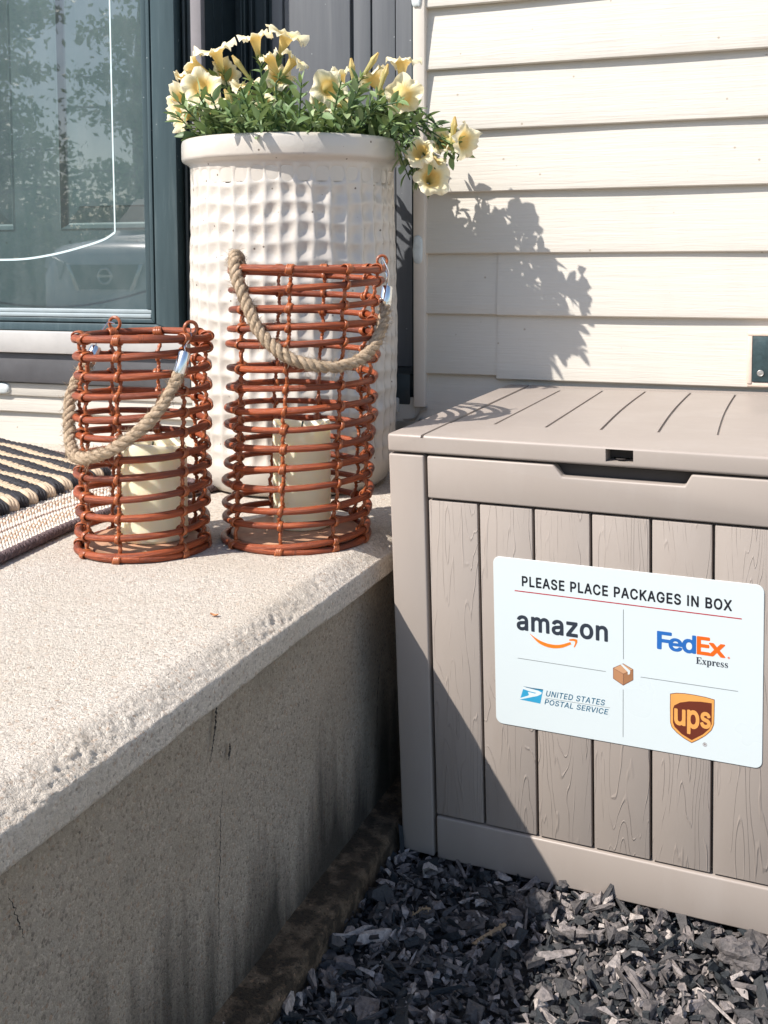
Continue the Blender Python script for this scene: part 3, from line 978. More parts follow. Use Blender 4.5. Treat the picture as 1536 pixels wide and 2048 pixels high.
# ------------------------------------------------------------------ petunia plant
pl = thing("petunia", "pale yellow petunia plant in full bloom spilling over the white planter", "plant", (PC[0], PC[1], .52))
camdir = np.array([.55, -.80, .08]); camdir /= np.linalg.norm(camdir)
RT = np.array([.939, .344, 0.])     # picture-right along the ground
FD = np.array([.344, -.939, 0.])    # towards the viewer
UPV = np.array([0, 0, 1.])
stemF = MB(); leafM = MB(); NL = [0]
prs = np.random.default_rng(21)
def leaf(p, d, L_, wd, val):
    d = np.asarray(d, float); d /= np.linalg.norm(d)
    s_ = np.cross(d, UPV + prs.normal(0, .35, 3)); s_ /= np.linalg.norm(s_) + 1e-9
    n_ = np.cross(s_, d)
    ts_ = np.array([0, .18, .42, .68, .88, 1.0]); wv = np.array([.10, .62, 1.0, .82, .42, .03]) * wd / 2
    curl = prs.uniform(-.1, .45) * L_
    rows = []
    for t, ww in zip(ts_, wv):
        ctr = np.asarray(p) + d * L_ * t - n_ * curl * t * t * .8
        fold = .35 * ww
        rows += [ctr - s_ * ww + n_ * fold, ctr, ctr + s_ * ww + n_ * fold]
    leafM.add(rows, [(3 * i + j, 3 * i + j + 1, 3 * i + j + 4, 3 * i + j + 3) for i in range(5) for j in (0, 1)], val)
    NL[0] += 1
def stem(P, r0=.0021, r1=.0012, leaves=True, dens=.010, L0=.028):
    P = spline(P, 7)
    stemF.add(*tube(P, np.linspace(r0, r1, len(P)), 5), )
    if not leaves: return
    al = np.concatenate([[0], np.cumsum(np.linalg.norm(np.diff(P, axis=0), axis=1))])
    s_ = .012; a = prs.uniform(0, 6)
    while s_ < al[-1] * .97:
        i = min(np.searchsorted(al, s_), len(P) - 2)
        T = P[i + 1] - P[i]; T /= np.linalg.norm(T) + 1e-9
        q1 = np.cross(T, (.3, .5, .8)); q1 /= np.linalg.norm(q1); q2 = np.cross(T, q1)
        for sd2 in (0, math.pi):
            if prs.random() < .85:
                o_ = math.cos(a + sd2) * q1 + math.sin(a + sd2) * q2
                dd = o_ * .8 + T * .65 + UPV * prs.uniform(-.1, .3)
                sz = L0 * prs.uniform(.55, 1.3)
                leaf(P[i], dd, sz, sz * prs.uniform(.26, .50), np.clip(prs.normal(.5, .22), 0, 1))
        a += 1.9; s_ += dens * prs.uniform(.7, 1.4)
# flowers: position (x, y, z of the mouth), facing, size
def face(r, f, u):
    v = RT * r + FD * f + UPV * u
    return v / np.linalg.norm(v)
FL = [  # x at y=-.18, z, depth shift towards viewer, facing(right, front, up), radius, openness
 (-.345, .674, .02, (-.75, .15, .45), .023, 1), (-.302, .690, .00, (-.25, .25, .85), .026, 1), (-.287, .655, -.03, (.5, .6, .2), .022, 1),
 (-.363, .653, .02, (-.2, .1, 1), .016, .8), (-.372, .615, .02, (-.65, .75, .1), .027, 1), (-.329, .635, .06, (.05, 1, .35), .028, 1),
 (-.366, .592, .04, (-.8, .45, -.2), .023, 1), (-.322, .607, .07, (.05, .35, .95), .026, 1), (-.232, .707, .00, (-.15, .2, .95), .024, 1),
 (-.178, .705, -.02, (.35, .30, .85), .029, 1), (-.205, .672, .02, (-.45, .1, .9), .019, .75), (-.166, .668, .02, (.6, .15, .75), .019, 1),
 (-.190, .640, .0, (.25, .65, .6), .023, 1), (-.252, .630, .0, (-.1, .35, .9), .020, 1), (-.106, .622, .08, (.30, .9, .05), .023, 1),
 (-.121, .592, .02, (.1, .5, .6), .018, 1), (-.085, .640, -.04, (-.1, .3, .9), .017, .8), (-.030, .629, .0, (-.5, -.3, .75), .022, 1),
 (.016, .652, .0, (.05, .05, 1), .023, 1), (.016, .604, .03, (.15, -.85, .30), .025, 1), (-.082, .590, .04, (-.4, .4, .4), .018, 1),
 (.111, .532, .0, (.75, .65, -.1), .023, 1), (.083, .530, -.02, (-.35, .5, .2), .018, .9), (.046, .517, .03, (-.3, .6, .3), .021, 1),
 (.064, .502, .0, (.3, .4, .5), .018, 1), (.062, .477, .02, (.1, .97, .15), .0235, 1),
 (-.215, .600, .03, (-.3, .6, .5), .017, 1), (-.255, .600, -.02, (.2, .6, .5), .017, 1),
 (-.281, .618, .06, (-.45, .1, .9), .006, .12), (-.264, .672, .02, (-.6, .15, .8), .006, .12), (-.031, .660, .02, (.55, .1, .8), .006, .14), (-.012, .640, .03, (.3, .1, .9), .006, .12), (.098, .555, .0, (.1, .2, 1), .005, .12), (-.066, .652, .01, (-.1, .1, 1), .0055, .12)]
def flower(pos, d, rad, opn, seed):
    r = np.random.default_rng(seed)
    d = np.asarray(d); a = np.cross(d, (0.2, .1, 1.)); a /= np.linalg.norm(a); b = np.cross(d, a)
    nph = 45; ph_ = np.linspace(0, 2 * np.pi, nph, endpoint=False)
    ss = np.linspace(0, 1, 17)
    rad = rad * (1.20 if opn > .2 else 1.0); tl = .034 * (.75 + .25 * rad / .024) if opn > .2 else .034
    V = np.zeros((len(ss), nph, 3)); A = np.zeros((len(ss), nph)); TC = np.zeros((len(ss), nph, 3))
    ph0 = r.uniform(0, 6); tilt = r.uniform(-.2, .2); asym = r.uniform(.86, 1.1, 5)
    lob = 1 + .10 * np.cos(5 * (ph_ - ph0)) - .05 * np.exp(-((np.mod((ph_ - ph0) / (2 * np.pi / 5), 1) - .5) / .08) ** 2)
    lob *= np.interp(np.mod((ph_ - ph0) / (2 * np.pi) * 5, 5), np.arange(6), np.r_[asym, asym[0]])
    droop = r.uniform(.1, .45)
    for i, s in enumerate(ss):
        if s < .40:
            t = s / .40; ax = -tl * (1 - t) ; rr = .0024 + ((.0092 if opn > .2 else .0066) - .0024) * t ** 1.35 * (rad / .028 if opn > .2 else .55)
            rr = rr * np.ones(nph); axv = np.full(nph, ax); fl = 0
        else:
            t = (s - .40) / .60
            rin = .0024 + (.0092 - .0024) * rad / .028 if opn > .2 else .0024 + .0042 * .55
            if opn < .2:
                rr = np.full(nph, rin * (1 - .8 * t) + .0004) * (1 + .15 * np.cos(5 * ph_)); axv = np.full(nph, .014 * t)
            else:
                rr = (rin + (rad * lob - rin) * (t ** .9)) * (opn + (1 - opn) * (1 - t))
                axv = .0088 * np.sin(t * 1.9) * (2 - opn) - droop * .013 * t ** 2.2
                axv = axv + (t ** 2) * (.0034 * np.sin(9 * ph_ + ph0 * 3) + .0026 * np.sin(16 * ph_ + ph0) + .0042 * np.sin(3 * ph_ + ph0) + .0030 * np.sin(2 * ph_ + 2 * ph0))
                axv = axv + .0011 * np.cos(5 * (ph_ - ph0)) * t
        V[i] = np.asarray(pos) + (rr * np.cos(ph_))[:, None] * a + (rr * np.sin(ph_))[:, None] * b + np.asarray(axv)[:, None] * d
        A[i] = (s if opn > .2 else s * .42)
        TC[i, :, 0] = np.cos(ph_) * 9 + seed; TC[i, :, 1] = np.sin(ph_) * 9; TC[i, :, 2] = s * 2
    g = MB(); g.add(V.reshape(-1, 3), grid_faces(len(ss), nph, False, True), A.ravel(), TC.reshape(-1, 3))
    g.build("flower" if opn > .2 else "bud", M_PETAL, pl, sharp=0)
    base = np.asarray(pos) - d * tl
    # calyx: five thin sepals
    for k in range(5):
        an = ph0 + k * 1.2566
        o_ = math.cos(an) * a + math.sin(an) * b
        leaf(base + o_ * .0015, d * .9 + o_ * .55, .014, .0040, .55)
    return base
HILL = {}
for i, (x, z, fs, fc, rad, opn) in enumerate(FL):
    # move along the viewing direction so the picture place holds
    P0 = np.array([x, -.18, z]); Cc = np.array([.57773, -1.79821, .35059])
    vd = Cc - P0; vd /= np.linalg.norm(vd)
    pos = P0 + vd * fs
    d = face(*fc)
    base = flower(pos, d, rad, opn, 100 + i)
    root = np.array([PC[0], PC[1], .525]) + np.array([np.clip(base[0] - PC[0], -.13, .13), np.clip(base[1] - PC[1], -.12, .12), 0]) * .75
    mid = (root + base) / 2 + d * -.012 + np.array([0, 0, .02 if base[2] > .56 else .075])
    stem([root, mid, base - d * .012, base], .0020, .0011, True, .013, .024 if base[2] > .55 else .02)
# other leafy shoots
for i in range(120):
    a = prs.uniform(0, 2 * np.pi); rr = .145 * math.sqrt(prs.random())
    root = np.array([PC[0] + rr * math.cos(a), PC[1] + rr * math.sin(a), .522])
    out = np.array([math.cos(a), math.sin(a), 0]) * prs.uniform(.01, .05) * (.4 + rr / .145)
    hgt = prs.uniform(.04, .118) * (1.0 - .35 * (rr / .145) ** 2)
    tip = root + out + np.array([prs.normal(0, .012), prs.normal(0, .012), hgt])
    stem([root, root * .5 + tip * .5 + out * -.15, tip], .0019, .0010, True, .009, .026)
# shoots spilling over the right side
for tip in ((.045, -.12, .545), (.09, -.15, .545), (.075, -.20, .49), (.03, -.23, .515), (.105, -.18, .52), (.02, -.1, .56), (.06, -.25, .52), (.035, -.20, .475), (.055, -.17, .455)):
    tip = np.array(tip); root = np.array([-.04, -.18, .525])
    stem([root, (root + tip) / 2 + np.array([0, 0, .035 + .2 * max(0, .53 - tip[2])]), tip], .0019, .0009, True, .011, .023)
stemF.build("stems", M_LEAF, pl, sharp=0)
leafM.build("leaves", M_LEAF, pl, sharp=0)

# ------------------------------------------------------------------ lanterns
def lantern(label, c, R0, R1, H_, shear, hoops, angs, rh, seed, group):
    root = thing("rattan_lantern", label, "lantern", (c[0], c[1], 0), group)
    c = np.array([c[0], c[1], 0.]); cm = np.array([.57773, -1.79821])
    fd_ = cm - c[:2]; fd_ /= np.linalg.norm(fd_); rd_ = np.array([-fd_[1], fd_[0]])
    FDv = np.array([*fd_, 0]); RDv = np.array([*rd_, 0])
    r = np.random.default_rng(seed)
    def pos(th, z, off=0.0):
        th = np.asarray(th, float); z = np.asarray(z, float)
        t = z / H_
        rad = R0 + (R1 - R0) * t + off + .0015 * np.sin(2 * th + seed) + .0012 * np.sin(z * 70 + seed)
        return c + (rad * np.sin(th))[..., None] * RDv + (rad * np.cos(th))[..., None] * FDv + z[..., None] * UPV + (shear * z)[..., None] * RDv
    th = np.linspace(0, 2 * np.pi, 96, endpoint=False)
    def ring(name, z, rr, sd2):
        g = MB(); P = pos(th, np.full(96, z) + .0015 * np.sin(th * 2 + sd2))
        g.add(*tube(P, rr * (1 + .06 * np.sin(th * 3 + sd2)), 12, True, seed=sd2)); g.build(name, M_RATTAN, root, sharp=0)
    ring("top_hoop", H_, rh * 1.08, seed + .3)
    ring("bottom_hoop", rh, rh * 1.08, seed + .7)
    # the wound cane: one coil from the bottom hoop to the top hoop
    zh = np.interp(np.linspace(0, hoops, hoops + 1), [0, hoops], [rh * 1.2, H_ - .001]) + np.r_[0, r.normal(0, .0016, hoops - 1), 0]
    tt_ = np.linspace(0, hoops, hoops * 80)
    ths = math.radians(ASTART) + tt_ * 2 * np.pi
    def zc(t): return np.interp(t, np.arange(hoops + 1), zh)
    # mostly level hoops that step up where the cane joins the next turn
    fr_ = tt_ - np.floor(tt_)
    te = np.floor(tt_) + np.clip(fr_ * 1.0, 0, 1) ** 1.0
    Pc = pos(ths, zc(te) + .0008 * np.sin(ths * 2.3))
    g = MB(); g.add(*tube(Pc, rh * (1 + .07 * np.sin(tt_ * 9) + .04 * np.sin(tt_ * 23)), 12, seed=seed)); g.build("coil", M_RATTAN, root, sharp=0)
    # uprights bound to every turn with cane
    for j, a in enumerate(angs):
        a = math.radians(a)
        ks = [(a - math.radians(ASTART)) / (2 * np.pi) % 1 + i for i in range(hoops)]
        zz = [float(zc(k)) for k in ks]
        zz = [rh] + [z for z in zz if rh * 2.4 < z < H_ - rh * 2.0] + [H_]
        g = MB(); pts = []
        for i in range(len(zz)):
            pts.append(pos(a + r.normal(0, .012), zz[i], -rh * 1.35))
            if i < len(zz) - 1: pts.append(pos(a + r.normal(0, .015), (zz[i] + zz[i + 1]) / 2, -rh * .35))
        P = spline(pts, 8)
        rad = rh * (.56 + .12 * np.sin(np.arange(len(P)) * 1.9))
        g.add(*tube(P, rad, 8, seed=seed + j)); up_ = g.build("upright", M_CANE, root, sharp=0)
        g = MB()
        for i, z in enumerate(zz):
            big_ = i in (0, len(zz) - 1)
            ctr = pos(a, z, -rh * .45)
            tan = pos(a + .02, z) - pos(a - .02, z); tan /= np.linalg.norm(tan)
            rad_ = pos(a, z) - (c + shear * z * RDv + z * UPV); rad_ /= np.linalg.norm(rad_)
            for kk in ((-1, 1, 0) if big_ else ((0,) if r.random() < .7 else (-.6, .6))):
                nrm = tan + UPV * r.uniform(-.42, -.12) + rad_ * .1 * kk
                cc = ctr + tan * kk * rh * .62
                t_ = np.linspace(0, 2 * np.pi, 20, endpoint=False)
                n_ = nrm / np.linalg.norm(nrm); a1 = rad_ - n_ * (rad_ @ n_); a1 /= np.linalg.norm(a1); b1 = np.cross(n_, a1)
                C_ = cc + (rh * 1.80) * np.cos(t_)[:, None] * a1 + (rh * 1.38) * np.sin(t_)[:, None] * b1
                # flat strip of cane
                V, F, T = tube(C_, rh * .27, 6, True, seed=seed + i + j)
                V = V + ((V - np.repeat(C_, 6, 0)) @ n_)[:, None] * n_ * 1.5
                g.add(V, F, 0, T)
        g.build("cane_binding", M_CANE, up_, sharp=0)
    # round wooden base
    g = MB(); V, F = lathe([(.001, .004), (R0 - .012, .004), (R0 - .0095, .0055), (R0 - .0095, .0095), (R0 - .012, .011), (.001, .011)], 64, c[:2]); g.add(V, F); g.build("base_board", M_WOOD, root)
    return root, pos, c, FDv, RDv

ASTART = -70
def eye(root, p, n, rr):
    g = MB(); g.add(*torus(p, n, rr, rr * .28, 24, 8)); return g.build("eye_loop", M_CANE, root, sharp=0)
def rope(root, pts, rr, seed, k=14):
    P = spline(pts, k)
    # resample evenly
    al = np.concatenate([[0], np.cumsum(np.linalg.norm(np.diff(P, axis=0), axis=1))])
    n = int(al[-1] / .0011); s = np.linspace(0, al[-1], n)
    P = np.stack([np.interp(s, al, P[:, i]) for i in range(3)], 1)
    T = np.gradient(P, axis=0); T /= np.linalg.norm(T, axis=1)[:, None]
    u = np.cross(T[0], UPV); u /= np.linalg.norm(u); U = [u]
    for i in range(1, n):
        u = U[-1] - T[i] * (U[-1] @ T[i]); U.append(u / np.linalg.norm(u))
    U = np.array(U); W = np.cross(T, U)
    g = MB(); r = np.random.default_rng(seed)
    fz = np.random.default_rng(seed + 1)
    for kk in range(3):
        a = s / .030 * 2 * np.pi + kk * 2.0944
        a = a + .35 * vnoise(np.c_[s * 45, s * 0 + kk * 5, s * 0], seed + 3)
        C_ = P + (rr * (.50 + .10 * vnoise(np.c_[s * 90, s * 0 + kk * 3, s * 0], seed + 7)))[:, None] * (np.cos(a)[:, None] * U + np.sin(a)[:, None] * W)
        rad = rr * .56 * (1 + .10 * vnoise(np.c_[s * 160, s * 0 + kk * 9, s * 0], seed))
        V, F, T_ = tube(C_, rad, 12, seed=kk + seed)
        V = V + (V - np.repeat(C_, 12, 0)) * (.12 * vnoise(V * 700, seed))[:, None]
        T_ = T_.copy(); ang = np.arctan2(T_[:, 2] - (kk + seed) * 1.3, T_[:, 1] - (kk + seed) * 7.7); al_ = T_[:, 0]
        T_[:, 1] = np.cos(ang + al_ * 140) * 2 + kk; T_[:, 2] = np.sin(ang + al_ * 140) * 2
        g.add(V, F, 0, T_)
    for i in range(int(al[-1] * 3200)):
        j = int(fz.integers(1, n - 1)); an = fz.uniform(0, 6.28)
        o_ = math.cos(an) * U[j] + math.sin(an) * W[j]
        p0 = P[j] + o_ * rr * .9
        d_ = o_ * fz.uniform(.2, .9) + T[j] * fz.choice([-1, 1]) * fz.uniform(.4, 1.2) + fz.normal(0, .3, 3)
        ll = fz.uniform(.003, .009)
        p1 = p0 + d_ * ll * .5; p2 = p1 + (d_ + fz.normal(0, .5, 3)) * ll * .5
        g.add(*tube([p0, p1, p2], [.00030, .00025, .00015], 3, caps=False))
    return g.build("rope_handle", M_ROPE, root, sharp=0)
def ferrule(parent, a, b, rr):
    a, b = np.asarray(a), np.asarray(b); d = b - a; L_ = np.linalg.norm(d); d /= L_
    P = np.array([a, a + d * L_ * .05, a + d * L_ * .9, a + d * L_])
    g = MB(); g.add(*tube(P, [rr * .97, rr, rr * .92, rr * .75], 20)); g.build("ferrule", M_METAL, parent)
def wire(parent, pts, rr=.0009):
    g = MB(); g.add(*tube(spline(pts, 6), rr, 6)); g.build("wire_link", M_METAL, parent)
def candle(label, c, rr, z0, z1, seed, group):
    n = 96; ph_ = np.linspace(0, 2 * np.pi, n, endpoint=False)
    wav = .0035 * np.sin(ph_ * 2 + seed) + .0006 * np.sin(ph_ * 5 + seed * 2)
    pr_ = [(rr * .93, z0, 0), (rr * .99, z0 + .0015, 0), (rr, z0 + .004, 0), (rr, z0 + (z1 - z0) * .5, 0), (rr * .999, z1 - .012, .8), (rr * .993, z1 - .004, 1), (rr * .975, z1 - .001, 1), (rr * .955, z1, 1), (rr * .93, z1 - .001, 1), (rr * .90, z1 - .005, 1), (rr * .86, z1 - .010, .6), (.002, z1 - .013, 0)]
    V = np.array([[(r_ * math.cos(p_), r_ * math.sin(p_), z_ + w_ * wav[i]) for i, p_ in enumerate(ph_)] for r_, z_, w_ in pr_]).reshape(-1, 3)
    F = grid_faces(len(pr_), n, False, True, True)
    V[:, :2] += np.array(c)
    root = thing("pillar_candle", label, "candle", (c[0], c[1], z0), group)
    g = MB(); g.add(V, F); g.build("wax_body", M_WAX, root, sharp=60)
    g = MB(); g.add(*tube([(c[0], c[1], z1 - .013), (c[0] + .001, c[1], z1 - .004), (c[0] + .002, c[1], z1 + .001)], .0011, 6)); g.build("wick", M_DARK, root)

GL = "rattan lanterns on the porch"
rT, posT, cT, FT, RTt = lantern("taller reddish rattan lantern in front of the white planter", (-.011, -.522), .0925, .0945, .343, .050, 14, [-55, -13, 30, 68, 122, 165, 203, 242], .0041, 3, GL)
HT = .343
A_ = lambda d: math.radians(d)
pt = posT
e1 = pt(A_(94), HT + .010); eye(rT, e1, RTt * .2 + FT, .0065)
fb = pt(A_(81), HT - .043, .008); ft = pt(A_(83), HT - .022, .008)
rp = rope(rT, [pt(A_(-74), HT + .004, -.010), pt(A_(-72), HT + .017, -.004), pt(A_(-62), HT + .012, .006), pt(A_(-52), HT - .012, .010), pt(A_(-42), HT - .042, .011), pt(A_(-29), HT - .076, .012), pt(A_(-11), HT - .102, .013), pt(A_(10), HT - .114, .014), pt(A_(30), HT - .113, .014), pt(A_(49), HT - .098, .013), pt(A_(64), HT - .074, .011), pt(A_(76), HT - .054, .009), fb], .0071, 31)
ferrule(rp, fb - UPV * .003, ft, .0079)
wire(rp, [ft, ft + UPV * .005 - FT * .002, pt(A_(90), HT - .008, .006), e1 - UPV * .004, e1 + UPV * .004, pt(A_(91), HT - .004, .0075), ft + UPV * .004])
e2 = pt(A_(-92), HT + .008, -.004); eye(rT, e2, FT, .0065)

rS, posS, cS, FS, RS = lantern("shorter reddish rattan lantern beside the striped rug", (-.171, -.629), .080, .082, .262, .020, 11, [-57, -21, 35, 72, 122, 166, 209, 257], .0043, 8, GL)
HS = .262
pt = posS
e1 = pt(A_(41), HS + .012); eye(rS, e1, FS * .9 + RS * .3, .0078)
e2 = pt(A_(205), HS + .012); eye(rS, e2, FS * .8 - RS * .5, .0078)
ft = pt(A_(30), HS - .014, .012); fb = pt(A_(26), HS - .037, .013)
b2t = pt(A_(226), HS - .016, -.002); b2b = pt(A_(233), HS - .036, .004)
rp = rope(rS, [fb, pt(A_(19), HS - .058, .013), pt(A_(7), HS - .086, .013), pt(A_(-9), HS - .111, .014), pt(A_(-26), HS - .128, .014), pt(A_(-44), HS - .137, .014), pt(A_(-60), HS - .137, .013), pt(A_(-74), HS - .124, .010), pt(A_(-86), HS - .100, .008), pt(A_(-99), HS - .075, .007), pt(A_(-114), HS - .052, .006), b2b], .0072, 47)
ferrule(rp, fb - (ft - fb) * .1, ft, .0079); ferrule(rp, b2b, b2t, .0079)
wire(rp, [ft, ft + UPV * .006, e1 - UPV * .010 + FS * .004, e1 - UPV * .005, e1 + FS * .004])
wire(rp, [b2t, b2t + UPV * .006, e2 + UPV * .0 - RS * .01, e2])

GC = "cream pillar candles in the lanterns"
candle("cream pillar candle standing inside the taller lantern", (-.010, -.505), .0372, .0112, .146, 1.0, GC)
candle("cream pillar candle standing inside the shorter lantern", (-.160, -.622), .0425, .0112, .130, 4.2, GC)

